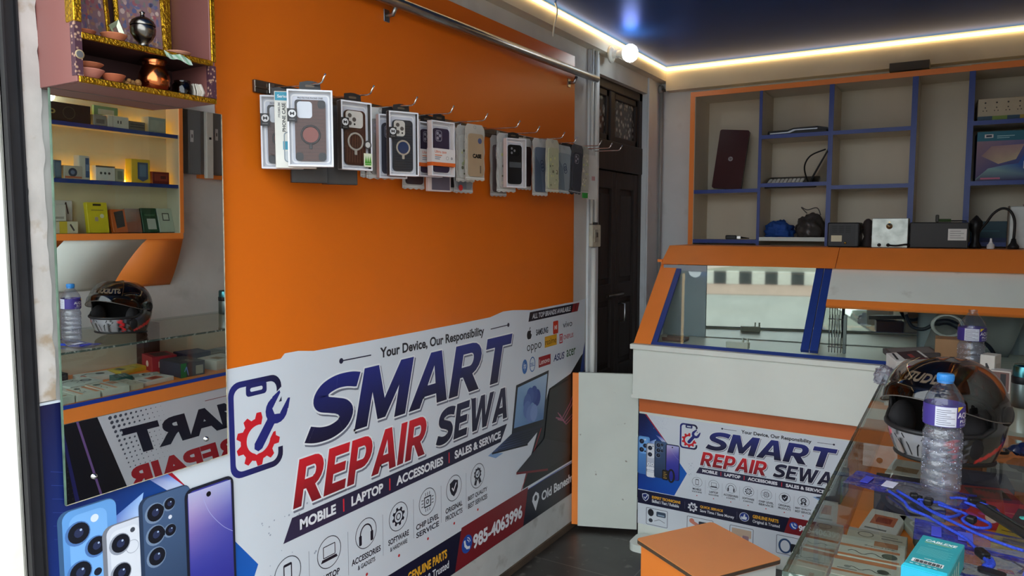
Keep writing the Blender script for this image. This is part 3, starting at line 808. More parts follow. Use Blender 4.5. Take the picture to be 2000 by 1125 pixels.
PINKW = mat('pinkish_brown_laminate', (130, 82, 77), rough=.42, var=.07, vscale=3, stretch=(1, 1, .2))
DKW = mat('dark_maroon_board', (64, 36, 36), .6, var=.1)
SH = thing('shrine_cabinet', 'small pink brown wooden wall shrine with gold foil edging', 'shrine', (0, .968, 1.827))
y0, y1, xf, zb = .812, 1.130, .150, 1.829
mb = MB()
mb.box((.001, y0, zb), (xf, y0 + .012, 2.42), PINKW, bev=.001)
mb.box((.001, y1 - .012, zb), (xf, y1, 2.42), PINKW, bev=.001)
mb.box((.001, y0 + .0121, zb), (xf, y1 - .0121, zb + .012), PINKW)
mb.box((.001, y0, 2.40), (xf, y1, 2.42), PINKW, bev=.001)
mb.build('cabinet_body', SH, True)
mb = MB(); mb.box((.001, y0 + .012, zb + .012), (.005, y1 - .012, 2.40), DKW); mb.build('back_board', SH, True)
mb = MB(); mb.box((.005, y0 + .012, 1.917), (xf - .002, y1 - .012, 1.924), DKW); mb.build('middle_shelf', SH, True)
def foil(a, b, nm='gold_edging'):
    mb = MB(); mb.box(a, b, GOLD, bev=.0015); return mb.build(nm, SH, True)
foil((xf - .003, y0 + .004, zb - .001), (xf + .004, y1, zb + .012)); foil((xf - .004, y0 + .012, 1.914), (xf + .003, y1 - .006, 1.927))
foil((xf - .003, y1 - .010, 1.924), (xf + .004, y1 + .002, 2.42)); foil((xf - .028, y0 - .002, 1.945), (xf + .004, y0 + .014, 2.42))
pt = mat('flowered_ribbon', (92, 58, 86), .6, var=0)
N, L, b = nodes_of(pt); vo = N.new('ShaderNodeTexVoronoi'); vo.inputs['Scale'].default_value = 120; tc = N.new('ShaderNodeTexCoord'); L.new(tc.outputs['Object'], vo.inputs['Vector'])
cr = N.new('ShaderNodeValToRGB'); cr.color_ramp.elements[0].color = lin((176, 140, 116)); cr.color_ramp.elements[0].position = .18; cr.color_ramp.elements[1].color = lin((70, 38, 52)); cr.color_ramp.elements[1].position = .42
L.new(vo.outputs['Distance'], cr.inputs[0]); L.new(cr.outputs[0], b.inputs['Base Color'])
mb = MB(); mb.box((xf - .014, y0 - .001, zb + .012), (xf + .002, y0 + .013, 1.945), pt); mb.build('flowered_ribbon', SH, True)
mb = MB(); mb.box((xf - .014, y1 - .013, zb + .012), (xf + .002, y1 + .001, 1.915), pt); mb.build('flowered_ribbon', SH, True)
mb = MB(); mb.lathe([(0, 0), (.009, 0), (.009, .001), (.006, .0015), (0, .0015)], CARD, n=18, cols=[(40, 40, 40), (40, 40, 40), (196, 170, 120), (90, 90, 92), (90, 90, 92)], M=Matrix.Translation((xf + .002, y0 + .007, 1.882)) @ Matrix.Rotation(PI / 2, 4, 'Y')); mb.build('round_sticker', SH, True)
mb = MB(); mb.box((.006, y1 - .10, 1.925), (.010, y1 - .014, 2.40), GOLD); mb.build('gold_lining', SH, True)

CLAY = [(182, 106, 72), (190, 122, 104), (176, 96, 62), (186, 110, 74), (170, 92, 60), (200, 140, 112)]
def clay(x, y, z, r, h, c, lab):
    o = thing('clay_bowl', lab, 'bowl', (x, y, z), 0, 'clay bowls in the shrine')
    mb = MB(); mb.lathe([(0, 0), (r * .45, 0), (r * .7, h * .4), (r * .97, h * .9), (r, h), (r * .95, h), (r * .6, h * .4), (.0, h * .2)], MATT, c, n=28); mb.build('bowl', o); return o
SF = zb + .012; S2 = 1.924
clay(.112, .858, SF, .029, .022, CLAY[1], 'pale pink clay bowl on lower shrine shelf, under an orange one')
clay(.112, .858, SF + .0225, .028, .012, CLAY[0], 'orange clay saucer stacked on a pale pink bowl in the shrine')
clay(.118, .905, SF, .024, .019, CLAY[2], 'blackened clay lamp bowl on lower shrine shelf beside brown lumps')
clay(.105, .856, S2, .022, .018, CLAY[4], 'dark orange clay bowl on upper shrine shelf near the gold corner')
clay(.115, .912, S2, .026, .021, CLAY[3], 'chipped orange clay bowl on upper shelf before the folded foil star')
clay(.112, 1.062, S2, .028, .014, CLAY[5], 'shallow pale clay saucer on upper shrine shelf, end by gold lining')
o = thing('incense_lumps', 'heap of brown resin lumps on lower shrine shelf', 'incense', (.118, .940, SF)); mb = MB()
for k in range(14): mb.ball((random.uniform(-.014, .014), random.uniform(-.015, .015), .004 + random.uniform(0, .008)), random.uniform(.004, .008), MATT, (132, 92, 46), n=8)
mb.build('lumps', o); o['kind'] = 'stuff'
COP = mat('polished_copper', (196, 112, 66), .18, 1.0, var=.12, vscale=30)
o = thing('copper_pot', 'shiny copper water pot on lower shrine shelf', 'pot', (.105, 1.006, SF))
mb = MB(); mb.lathe([(0, 0), (.022, 0), (.031, .010), (.034, .024), (.031, .040), (.024, .054), (.022, .060), (.029, .068), (.028, .069), (.02, .061), (.02, .05), (.0, .02)], COP, n=36); mb.build('pot_body', o)
SIL = mat('dull_silver', (118, 114, 108), .25, 1.0, var=.2, vscale=40)
o = thing('silver_urn', 'lidded silver urn on a foot on upper shrine shelf', 'urn', (.108, .982, S2))
mb = MB(); mb.lathe([(0, 0), (.020, 0), (.020, .003), (.012, .010), (.010, .018), (.018, .026), (.025, .038), (.026, .050), (.023, .056)], SIL, n=32); mb.build('bowl', o)
mb = MB(); mb.lathe([(.0255, .055), (.026, .058), (.022, .066), (.012, .073), (.005, .076), (.004, .08), (.006, .084), (0, .088)], SIL, n=32); mb.build('lid', o)
o = thing('glass_jar', 'small dark glass jar on lower shrine shelf beside the wick bundle', 'jar', (.105, 1.075, SF))
mb = MB(); mb.lathe([(0, 0), (.020, 0), (.022, .006), (.022, .026), (.017, .032), (.018, .036)], glass_mat('smoky_jar_glass', (120, 110, 104), 1.3), n=28); mb.build('jar_glass', o)
mb = MB(); mb.lathe([(0, .002), (.019, .002), (.019, .016), (0, .018)], MATT, (50, 38, 34), n=20); mb.build('contents', o)
o = thing('wick_bundle', 'bundle of white cotton wicks on lower shrine shelf', 'cotton wicks', (.118, 1.104, SF)); mb = MB()
for k in range(26):
    a = random.uniform(-.011, .011); c = random.uniform(-.011, .011)
    mb.tube([(a * .7, c * .7, 0), (a, c + .003, .014), (a * .8, c * .8 - .003, .032)], .0022, MATT, (206, 198, 184), n=5)
mb.build('wicks', o)
o = thing('folded_foil_star', 'pale folded foil star propped behind the chipped clay bowl', 'ornament', (.085, .935, S2))
mb = MB(); c = [(0, 0, .012), (0, .018, .03), (0, .004, .062), (0, -.018, .045)]
mb.add([(0, 0, .036)] + [(q[0] + .004, q[1], q[2]) for q in c] + [(.0, q[1] * .4, .036 + (q[2] - .036) * .45) for q in c], [(1, 2, 6, 5), (2, 3, 7, 6), (3, 4, 8, 7), (4, 1, 5, 8)], mat('pale_foil', (200, 214, 180), .25, .6, var=.1))
mb.box((-.003, -.012, 0), (-.001, .012, .05), MATT, (120, 90, 80)); mb.build('foil', o)
o = thing('paper_wrapper', 'green and white paper wrapper hanging over the upper shrine shelf edge', 'wrapper', (.146, 1.02, S2))
mb = MB()
G = []
for i in range(8):
    G.append((.156 + .002 * math.sin(i * 2), .998 + .009 * i, 1.925 - .004 * math.sin(i) - .0012 * i)); G.append((.160 + .002 * math.cos(i), 1.0 + .009 * i, 1.912 - .003 * math.sin(i * 1.3) - .001 * i))
mb.add(G, [(2 * i, 2 * i + 2, 2 * i + 3, 2 * i + 1) for i in range(7)], CARD, [[(190, 206, 190), (120, 168, 130), (110, 160, 124), (196, 206, 196)][i % 4] for i in range(16)])
sm = mb.build('paper', o, True); md = sm.modifiers.new('thick', 'SOLIDIFY'); md.thickness = .0012
# framed prints in the shrine: plain generic colour patterns
def picture(y, z0, w, h, lab, seed, rot):
    o = thing('framed_print', lab, 'framed picture', (.047, y, z0), (0, math.radians(-6), rot), 'framed prints in the shrine')
    mb = MB()
    for a, b in (((-.004, -w / 2, 0), (.006, -w / 2 + .010, h)), ((-.004, w / 2 - .010, 0), (.006, w / 2, h)), ((-.004, -w / 2, 0), (.006, w / 2, .010)), ((-.004, -w / 2, h - .010), (.006, w / 2, h))):
        mb.box(a, b, GOLD, bev=.002)
    mb.build('frame', o)
    R = random.Random(seed); mb = MB(); mb.box((-.003, -w / 2 + .009, .009), (.001, w / 2 - .009, h - .009), CARD, (128, 96, 100))
    pr = Pr(lambda a, b, l: Vector((.0012 + .00012 * l, a, b)), CARD, mb)
    pal = [(150, 70, 76), (86, 98, 140), (190, 160, 130), (120, 84, 110), (170, 120, 70), (100, 110, 100), (200, 176, 160), (60, 80, 130)]
    for k in range(230): pr.circ(R.uniform(-w / 2 + .016, w / 2 - .016), R.uniform(.016, h - .016), R.uniform(.002, .006), lerp(pal[k % 8], (122, 92, 100), R.uniform(.2, .7)), 1 + k % 5, n=8, ry=R.uniform(.002, .008))
    mb.build('print', o)
picture(.893, S2 + .002, .116, .20, 'gold framed print of blue and mauve tones, behind the foil star', 3, .10)
picture(1.018, S2 + .001, .11, .20, 'gold framed print of red tones, behind the silver urn', 5, -.25)

# ---------------------------------------------------------------- hook rail and hanging phone cases
t = thing('hook_rail', 'dark metal hook rail screwed across the orange wall panel', 'rail', (.006, 2.38, 1.92))
mb = MB(); mb.box((.0065, 1.352, 1.904), (.018, 3.41, 1.938), mat('worn_rail_metal', (104, 94, 84), .35, .8, var=.25, vscale=20), bev=.002)
mb.box((.018, 1.352, 1.915), (.021, 3.41, 1.921), mat('worn_rail_metal', None), bev=.001)
mb.build('rail_bar', t, True)
for y in (1.41, 2.3, 3.37):
    mb = MB(); mb.lathe([(0, 0), (.006, 0), (.006, .002), (0, .004)], CHROME, n=12, M=Matrix.Translation((.0185, y, 1.928)) @ Matrix.Rotation(PI / 2, 4, 'Y')); mb.build('screw', t, True)
HOOKS = [(1.405, .21), (1.590, .21), (1.795, .20), (1.985, .20), (2.180, .205), (2.392, .21), (2.560, .20), (2.775, .20), (2.95, .17), (3.125, .21), (3.245, .21), (3.365, .21)]
HL = ['hook through the wood grain case packs at the mirror end', 'hook holding the pack with a green tree sticker', 'hook holding the black ring case pack', 'hook holding two orange banded boxes', 'hook holding the gold case pack', 'bare hook between the gold case and black case packs', 'hook holding the narrow white box with a black case', 'hook holding the crumpled clear bags', 'short hook holding the grey case pack', 'hook over the pilaster, first of three bare tips', 'hook over the pilaster, middle of three bare tips', 'hook over the pilaster, last of three bare tips']
hook0 = None
for (y, l), lab in zip(HOOKS, HL):
    if hook0 is None:
        hook0 = thing('display_hook', 'chrome wire ' + lab, 'hook', (.021, y, 1.922), 0, 'wire hooks on the rail')
        mb = MB(); mb.tube([(0, 0, 0), (l * .5, 0, -.004), (l - .028, 0, -.006), (l - .018, 0, -.003), (l - .004, 0, .017)], .0027, CHROME, n=8); mb.build('wire', hook0)
        mb = MB(); mb.box((-.001, -.009, -.016), (.003, .009, .012), STEEL, bev=.001); mb.build('clip_plate', hook0)
    else:
        o = hook0.copy(); COL.objects.link(o); o.location = (.021, y, 1.922); o['label'] = 'chrome wire ' + lab
        for ch in hook0.children:
            c = ch.copy(); COL.objects.link(c); c.parent = o
        if abs(l - .21) > .001: o.scale = (l / .21, 1, 1)

def pl(mb, pts2, x0, x1, m, col):   # outline in (y,z) pushed along x
    mb.prism([(x0, a, b) for a, b in pts2], (x1 - x0, 0, 0), m, col)

def phone_case(root, w, h, z0, x, col, kind, y=0.0):
    """w,h: case size; z0: bottom; kind: camera/ring styling"""
    mb = MB()
    pl(mb, rr(y - w / 2, z0, y + w / 2, z0 + h, .012), x, x + .006, PLA, col)
    q = Pr(lambda a, b, l: Vector((x + .0061 + .0002 * l, a + y, b + z0)), PLA, mb)
    if kind == 'wood':
        for k in range(16): q.rect(-w / 2 + .003, h * (.02 + .06 * k), w / 2 - .003, h * (.02 + .06 * k) + .0012, lerp(col, (30, 20, 16), .35), 0)
        for sx in (-1, 1):
            for zz in (.0, h - .022): q.rrect(sx * (w / 2 - .010) - .010, zz, sx * (w / 2 - .010) + .010, zz + .022, .008, (30, 28, 30), 1)
    if kind in ('grain',):
        for k in range(7): q.line([(-w / 2 + .006 + k * w / 8, .008), (-w / 2 + .010 + k * w / 8.5, h * .58)], .002, lerp(col, (150, 110, 90), .35), 0)
    if kind == 'ribbed':
        for k in range(18): q.rect(-w / 2 + .004, h * (.03 + .05 * k), w / 2 - .004, h * (.03 + .05 * k) + .0015, lerp(col, (0, 0, 0), .5), 0)
    root = mb.build('phone_case', root)
    mb = MB()
    q = Pr(lambda a, b, l: Vector((x + .0066 + .0002 * l, a + y, b + z0)), PLA, mb)
    if kind == 'wood': q.rrect(-w / 2 + .006, h * .70, -w / 2 + .044, h * .97, .008, (206, 210, 218), 2)
    elif kind in ('grain', 'ribbed'):
        q.rrect(-w / 2 + .003, h * .68, -w / 2 + (.058 if kind == 'grain' else .040), h * .985, .010, (200, 196, 188), 2)
        for a, b in ((.016, .90), (.030, .83), (.016, .76)): q.circ(-w / 2 + a, h * b, .0062, (84, 78, 74), 3, n=14)
        q.circ(-w / 2 + .031, h * .745, .003, (30, 30, 30), 3, n=10)
    elif kind == 'dark':
        q.rring(-w / 2 + .008, h * .70, -w / 2 + .036, h * .95, .008, .0025, (150, 146, 156), 2)
        for a, b in ((.017, .88), (.027, .83), (.017, .77)): q.circ(-w / 2 + a, h * b, .0055, (160, 156, 168), 3, n=12)
    elif kind == 'black':
        q.rrect(-w / 2 + .004, h * .72, w / 2 - .014, h * .98, .008, (16, 16, 18), 2)
        for a, b in ((.016, .90), (.030, .85), (.016, .79)): q.circ(-w / 2 + a, h * b, .005, (150, 150, 154), 3, n=12)
        q.rect(-w / 2 + .004, h * .42, w / 2 - .004, h * .56, (86, 90, 94), 2)
    elif kind == 'gold':
        q.circ(w * .22, h * .84, .010, (80, 92, 130), 2); q.text('CASE', -.020, h * .43, .024, h * .53, (24, 22, 20), 3, bold=.06)
        q.rect(w * .22, h * .08, w * .30, h * .26, (110, 94, 76), 2)
    elif kind == 'greyring':
        for k in range(3): q.ring(.002 + k * .003, h * (.66 - .07 * k), .011, .003, (52, 66, 96), 2)
        q.poly([(-w / 2, 0), (w * .1, 0), (-w * .1, h * .6), (-w / 2, h * .8)], lerp(col, (40, 60, 80), .3), 0)
    elif kind == 'floral':
        for k in range(26): q.circ(random.uniform(-w / 2 + .01, w / 2 - .01), random.uniform(.01, h - .01), random.uniform(.002, .007), random.choice([(214, 214, 150), (180, 190, 150), (230, 226, 206), (120, 120, 96)]), 1 + k % 4, n=9)
    mb.build('camera_cutout', root)
    if kind in ('wood', 'grain', 'ribbed'):
        c = {'wood': (44, 36, 36), 'grain': (170, 162, 150), 'ribbed': (176, 164, 148)}[kind]
        mb = MB(); zc = z0 + h * (.43 if kind != 'ribbed' else .46); r = .023 if kind != 'ribbed' else .021
        P = [(x + .0075, y + r * math.cos(a), zc + r * math.sin(a)) for a in [2 * PI * i / 28 for i in range(28)]]
        mb.tube(P, .0028, PLA, c, n=8, closed=True)
        mb.box((x + .006, y - .004, zc - r - .014), (x + .009, y + .004, zc - r + .002), PLA, c, bev=.001)
        if kind == 'ribbed':
            q = Pr(lambda a, b, l: Vector((x + .0068, a + y, b)), PLA, mb); q.circ(0, zc, r - .002, (40, 56, 92), 1)
        if kind == 'wood':
            q = Pr(lambda a, b, l: Vector((x + .0068, a + y, b)), PLA, mb); q.circ(0, zc, r - .002, (126, 62, 52), 1)
        mb.build('magnet_ring', root)

def window_pack(lab, x, y, ztop, rot, w, h, casecol, kind, side=(60, 48, 46), frame=(226, 226, 230), mlab=True, d=.022, grp='window boxed phone cases on the hooks', tip=0.0, film=True):
    """carton with a clear front; local frame: +x front, y width, z up, top at z=0"""
    o = thing('phone_case_box', lab, 'phone case pack', (x, y, ztop), (math.radians(tip), 0, math.radians(-rot)), grp)
    mb = MB()
    mb.box((0, -w / 2, -h), (.002, w / 2, 0), CARD, frame)
    for a, b in (((0, -w / 2, -h), (d, -w / 2 + .0015, 0)), ((0, w / 2 - .0015, -h), (d, w / 2, 0))): mb.box(a, b, CARD, side)
    for a, b in (((0, -w / 2, -h), (d, w / 2, -h + .0015)), ((0, -w / 2, -.0015), (d, w / 2, 0))): mb.box(a, b, CARD, frame)
    q = Pr(lambda a, b, l: Vector((d + .0003, a, b)), CARD, mb)
    q.rring(-w / 2, -h, w / 2, 0, .002, .0045, frame, 0)
    ca_ = mb.build('carton', o)
    mb = MB(); q = Pr(lambda a, b, l: Vector((.0035, a, b)), CARD, mb); q.rrect(-w / 2 + .006, -h + .008, w / 2 - .006, -.007, .010, lerp(frame, (190, 196, 214), .5), 0)
    q = Pr(lambda a, b, l: Vector((.0045, a, b)), CARD, mb); q.rring(-w / 2 + .008, -h + .010, w / 2 - .008, -.010, .010, .004, lerp(frame, (255, 255, 255), .5), 0)
    q.text('PROTECTIVE PHONE CASE', -w * .28, -.021, w * .28, -.0165, (70, 70, 74), 1, bold=.02) if kind == 'wood' else None
    mb.build('tray', ca_)
    phone_case(o, w * .68, h * .80, -h + h * .075, .007, casecol, kind)
    if mlab:
        mb = MB(); q = Pr(lambda a, b, l: Vector((d + .0006 + .0002 * l, a, b)), CARD, mb)
        q.rect(-w / 2 - .0, -h * .42, -w / 2 + .024, -h * .25, (20, 20, 22), 0); q.circ(-w / 2 + .0125, -h * .315, .0098, (214, 214, 214), 1)
        q.text('M', -w / 2 + .007, -h * .337, -w / 2 + .018, -h * .293, (24, 24, 26), 2, bold=.02); q.rect(-w / 2 + .005, -h * .395, -w / 2 + .019, -h * .385, (120, 120, 120), 1)
        mb.build('size_label', ca_)
    if film:
        mb = MB(); mb.poly([(d - .0004, -w / 2 + .003, -h + .003), (d - .0004, w / 2 - .003, -h + .003), (d - .0004, w / 2 - .003, -.003), (d - .0004, -w / 2 + .003, -.003)], FILM); mb.build('clear_window', ca_)
    mb = MB(); pl(mb, [(-.028, -.001), (.028, -.001), (.026, .022), (.006, .026), (-.006, .026), (-.026, .022)], 0, .0015, CARD, (28, 26, 26))
    q = Pr(lambda a, b, l: Vector((.0018, a, b)), CARD, mb); q.rrect(-.012, .010, .012, .016, .003, (90, 76, 60), 0); mb.build('hang_tab', o)
    return o

def bag_pack(lab, x, y, ztop, rot, w, h, col, kind, bag=(206, 206, 200), tip=0.0, milky=True, name='phone_case_bag'):
    o = thing(name, lab, 'phone case pack', (x, y, ztop), (math.radians(tip), 0, math.radians(-rot)), 'bagged phone cases on the hooks')
    mb = MB(); n = 9
    out = [(-w / 2, 0), (-w / 2 + .012, .016), (w / 2 - .012, .016), (w / 2, 0)] + [(w / 2 + .002 * math.sin(i * 2.1), -h * i / n) for i in range(1, n)]
    out += [(w / 2 - w * i / 8, -h - .004 * (i % 2)) for i in range(9)] + [(-w / 2 + .002 * math.sin(i * 1.7), -h * i / n) for i in range(n - 1, 0, -1)]
    mb.poly([(.0, a, b) for a, b in reversed(out)], CARD, bag)
    q = Pr(lambda a, b, l: Vector((.0004, a, b)), CARD, mb)
    for k in range(5): q.line([(-w / 2 + .004, -h * (.1 + .2 * k)), (-w / 2 + .007, -h * (.2 + .2 * k))], .002, lerp(bag, (120, 120, 116), .4), 0)
    q.ring(0, .006, .006, .0015, lerp(bag, (120, 120, 116), .5), 0)
    q.rect(-w / 2 + .001, -h + .004, w / 2 - .001, -h + .008, lerp(bag, (255, 255, 255), .5), 0)
    bo = mb.build('bag', o); md = bo.modifiers.new('thick', 'SOLIDIFY'); md.thickness = .0015; md.offset = -1
    phone_case(o, w * .76, h * .84, -h + h * .06, .0015, col, kind)
    mb = MB(); G = []
    for i in range(7):
        for j in range(4): G.append((.010 + .002 * math.sin(i * 1.9 + j), -w / 2 + w * j / 3, .012 - (h + .01) * i / 6))
    mb.add(G, [(i * 4 + j, i * 4 + j + 1, i * 4 + j + 5, i * 4 + j + 4) for i in range(6) for j in range(3)], FILM, smooth=True); mb.build('clear_film', o)
    return o

ZT = 1.895
BRW = (76, 45, 36)
# first hook
window_pack('wood grain phone case box hung rearmost on the hook nearest the mirror', .060, 1.405, ZT, 46, .108, .195, (72, 42, 34), 'wood')
o = thing('phone_case_box', 'slim white phone case box with teal tags beside the wood grain pack', 'phone case pack', (.118, 1.400, ZT + .004), (0, 0, math.radians(-46)), 'window boxed phone cases on the hooks')
mb = MB(); mb.box((0, -.052, -.20), (.020, .052, 0), CARD, (226, 224, 214), bev=.001); mb.build('carton', o)
mb = MB(); q = Pr(lambda a, b, l: Vector((.0203 + .0002 * l, a, b)), CARD, mb)
q.rect(-.050, -.024, -.008, -.002, (44, 150, 176), 0); q.text('Series', -.044, -.017, -.018, -.009, (226, 232, 232), 1, bold=.02)
q.rect(-.032, -.152, -.006, -.130, (44, 150, 176), 0); mb.build('teal_tags', o)
mb = MB()
def vtext(s_, ya, yb, za, zb, col):   # lettering running up the box
    vs, fs, _ = text2d(s_, .02, 0, 1.0); mb.add([(.0207, ya + (yb - ya) * (1 - v[1]), za + (zb - za) * v[0]) for v in vs], fs, CARD, col)
vtext('PHONE CASE', -.033, -.024, -.105, -.030, (40, 40, 42)); vtext('PREMIUM', -.043, -.037, -.068, -.030, (120, 120, 120)); mb.build('lettering', o)
mb = MB(); q = Pr(lambda a, b, l: Vector((.0203 + .0002 * l, a, b)), CARD, mb); q.rrect(-.030, -.185, .04, -.155, .01, (196, 204, 206), 0); q.rring(-.030, -.185, .04, -.105, .01, .003, (140, 150, 156), 1); mb.build('case_picture', o)
window_pack('wood grain phone case box with black ring, hung at the front of its hook', .172, 1.402, ZT + .004, 46, .115, .198, BRW, 'wood')
# dark boxes hanging lower behind
for k, (x, y, lab) in enumerate(((.085, 1.472, 'plain dark box end hanging low behind the wood grain phone cases'), (.10, 1.575, 'plain dark box end hanging low behind the tree sticker pack'))):
    o = thing('accessory_box', lab, 'box', (x, y, 1.70), (0, 0, math.radians(-30)), 'dark boxes hanging behind'); mb = MB()
    mb.box((0, -.05, -.035), (.018, .05, .16), CARD, (46, 44, 44), bev=.001); q = Pr(lambda a, b, l: Vector((.0184, a, b)), CARD, mb); q.rect(-.047, -.03, .047, .155, (58, 54, 52), 0); mb.build('carton', o)
    mb = MB(); mb.box((0.006, -.02, .16), (.008, .02, .19), CARD, (40, 38, 38)); mb.build('hang_tab', o)
# second hook
o = window_pack('brown grain case box with a green tree sticker and clear ring', .170, 1.562, ZT - .002, 16, .098, .190, (66, 40, 32), 'grain', side=(70, 64, 60))
mb = MB(); q = Pr(lambda a, b, l: Vector((.0232 + .0002 * l, a, b)), CARD, mb); q.rect(.020, -.180, .047, -.142, (214, 220, 190), 1)
for a in (.027, .034, .041):
    q.poly([(a - .004, -.170), (a + .004, -.170), (a, -.148)], (70, 150, 40), 2)
q.rect(.024, -.175, .044, -.171, (70, 150, 40), 2); q.circ(.034, -.118, .012, (60, 58, 56), 1); q.circ(.034, -.118, .008, (190, 190, 186), 2); mb.build('tree_sticker', o)
# third hook
bag_pack('milky bagged phone case, hung rearmost behind the black ring case pack', .035, 1.800, ZT + .008, 20, .10, .20, (60, 62, 74), 'dark')
bag_pack('milky bagged grey phone case between other bags on the black ring case hook', .065, 1.798, ZT + .008, 26, .10, .205, (150, 146, 140), 'dark')
o = window_pack('white spined case box just behind the black ring case pack', .105, 1.797, ZT - .004, 26, .094, .196, (60, 60, 70), 'dark', side=(214, 200, 196), mlab=False)
window_pack('black ribbed phone case box with a pale ring and size label', .150, 1.797, ZT + .002, 27, .098, .196, (46, 50, 58), 'ribbed', side=(44, 36, 34))
# fourth hook
bag_pack('clear bag with torn lower edge, hung behind the orange banded boxes', .045, 1.985, ZT, 10, .10, .22, (70, 58, 60), 'dark')
def banded(lab, x):
    o = window_pack(lab, x, 1.988, ZT - .004, 10, .104, .180, (60, 50, 70), 'dark', side=(222, 210, 204), mlab=False)
    mb = MB(); mb.box((-.001, -.053, -.135), (.0232, .053, -.090), CARD, (224, 218, 214)); mb.box((-.0012, -.0531, -.147), (.0234, .0531, -.135), CARD, (222, 104, 40))
    q = Pr(lambda a, b, l: Vector((.0236, a, b)), CARD, mb); q.text('Ultra case', -.040, -.105, .012, -.096, (222, 110, 60), 0, bold=.01)
    for k in range(3): q.rect(-.04, -.114 - .006 * k, -.008 - .005 * k, -.111 - .006 * k, (214, 120, 80) if k == 0 else (130, 140, 150), 0)
    q.ring(.016, -.12, .006, .001, (120, 120, 120), 0); q.ring(.036, -.12, .004, .002, (60, 60, 70), 0); mb.build('paper_band', o); return o
banded('orange banded phone case box, rear one of the two', .100); banded('orange banded phone case box, front one of the two', .152)
o = thing('accessory_box', 'pink edged flat box hanging low behind the orange banded boxes', 'box', (.112, 2.045, 1.70), (0, 0, math.radians(-10)), 'dark boxes hanging behind'); mb = MB(); mb.box((-.018, -.05, -.035), (-.003, .055, .14), CARD, (214, 196, 192), bev=.001)
q = Pr(lambda a, b, l: Vector((-.0028, a, b)), CARD, mb); q.rect(-.035, -.03, .05, .13, (96, 90, 104), 0); mb.build('carton', o)
# fifth hook
bag_pack('pale bag with a black case, hung rearmost behind the gold case', .045, 2.180, ZT + .004, 8, .10, .225, (46, 46, 50), 'dark')
bag_pack('white rounded case in a bag just behind the gold case', .125, 2.180, ZT - .008, 10, .094, .180, (214, 212, 204), 'floral', bag=(196, 194, 186))
o = bag_pack('gold phone case lettered in black, front of its hook', .165, 2.182, ZT - .006, 10, .098, .178, (176, 152, 122), 'gold', bag=(190, 186, 176))
o = bag_pack('clear bag with a round red sticker, behind the gold case', .085, 2.225, ZT - .020, 8, .10, .205, (150, 154, 160), 'greyring', bag=(176, 180, 182))
mb = MB(); q = Pr(lambda a, b, l: Vector((.0135 + .0002 * l, a, b)), CARD, mb); q.circ(-.03, -.19, .011, (196, 50, 46), 1); mb.build('red_sticker', o)
# seventh hook
bag_pack('crinkled bag with silver trim, rearmost before the narrow white box', .040, 2.535, ZT, 12, .095, .225, (96, 84, 84), 'dark', bag=(170, 166, 160))
bag_pack('white backed bag just behind the narrow white box', .080, 2.530, ZT + .006, 18, .10, .215, (208, 206, 200), 'floral')
window_pack('narrow white box with a black phone case in its window', .118, 2.520, ZT - .004, 20, .100, .192, (30, 30, 32), 'black', side=(216, 206, 202), mlab=False)
# eighth hook
bag_pack('bag with a dark blotched case, hung rearmost near the pilaster', .045, 2.735, ZT + .010, 8, .096, .20, (52, 40, 44), 'dark')
bag_pack('white bag with a slate case between clear bags near the pilaster', .095, 2.782, ZT + .010, 12, .10, .225, (110, 122, 140), 'greyring')
bag_pack('crumpled clear bag with a yellow flowered case, near the pilaster', .150, 2.790, ZT + .004, 6, .098, .205, (190, 192, 158), 'floral', bag=(196, 194, 176))
# ninth and later hooks
bag_pack('grey phone case with blue rings hanging at a slight tilt', .140, 2.915, ZT - .010, 12, .105, .190, (140, 152, 158), 'greyring', bag=(168, 176, 178), tip=-3)
bag_pack('plain black phone case hanging at the edge of the orange panel', .125, 2.985, ZT + .006, 12, .105, .205, (30, 30, 32), 'dark', bag=(38, 38, 42), tip=-3)
bag_pack('dark grey bagged phone case hanging over the pilaster edge', .165, 3.000, ZT, 12, .085, .20, (64, 66, 74), 'dark', bag=(74, 76, 82), tip=-5)
o = bag_pack('clear bag with a small green tag at the bottom, over the pilaster', .150, 3.095, ZT + .004, 8, .085, .20, (190, 188, 174), 'floral', bag=(176, 174, 164))
mb = MB(); mb.box((.004, -.018, -.222), (.010, .022, -.198), CARD, (50, 150, 60), bev=.001); mb.build('green_tag', o)
o = thing('screen_protector_box', 'thin white upright box on the last rail hook by the door', 'phone case pack', (.120, 3.235, ZT - .01), (0, 0, math.radians(-14)), 'window boxed phone cases on the hooks')
mb = MB(); mb.box((0, -.035, -.21), (.014, .035, 0), CARD, (214, 216, 212), bev=.001); q = Pr(lambda a, b, l: Vector((.0144, a, b)), CARD, mb); q.rect(-.01, -.12, .015, -.10, (196, 150, 150), 0); mb.build('carton', o)
mb = MB(); mb.box((.005, -.02, 0), (.007, .02, .025), CARD, (206, 206, 200)); mb.build('hang_tab', o)

# steel pipe high on the wall, dangling wire, conduit, switch, bulb
t = thing('steel_pipe', 'bare steel rail pipe on brackets across the top of the orange panel', 'pipe', (.05, 2.3, 2.27))
mb = MB(); mb.tube([(.052, 1.14, 2.264), (.052, 3.44, 2.285)], .0175, STEEL, n=16); mb.build('pipe', t, True)
for y in (1.9, 3.22):
    mb = MB(); mb.tube([(.006, y, 2.235), (.035, y, 2.235), (.05, y, 2.262)], .008, STEEL, n=10); mb.box((.006, y - .014, 2.215), (.010, y + .014, 2.255), STEEL, bev=.001); mb.build('bracket', t, True)
t = thing('dangling_wire', 'thin white wire dangling from the ceiling past the LED strip', 'wire', (.10, 2.95, ZC))
mb = MB(); mb.tube([(.085, 2.93, ZC), (.09, 2.94, 2.49), (.088, 2.915, 2.42), (.086, 2.91, 2.375)], .004, PLA, (206, 204, 196), n=8, smooth_path=5); mb.build('wire', t, True)
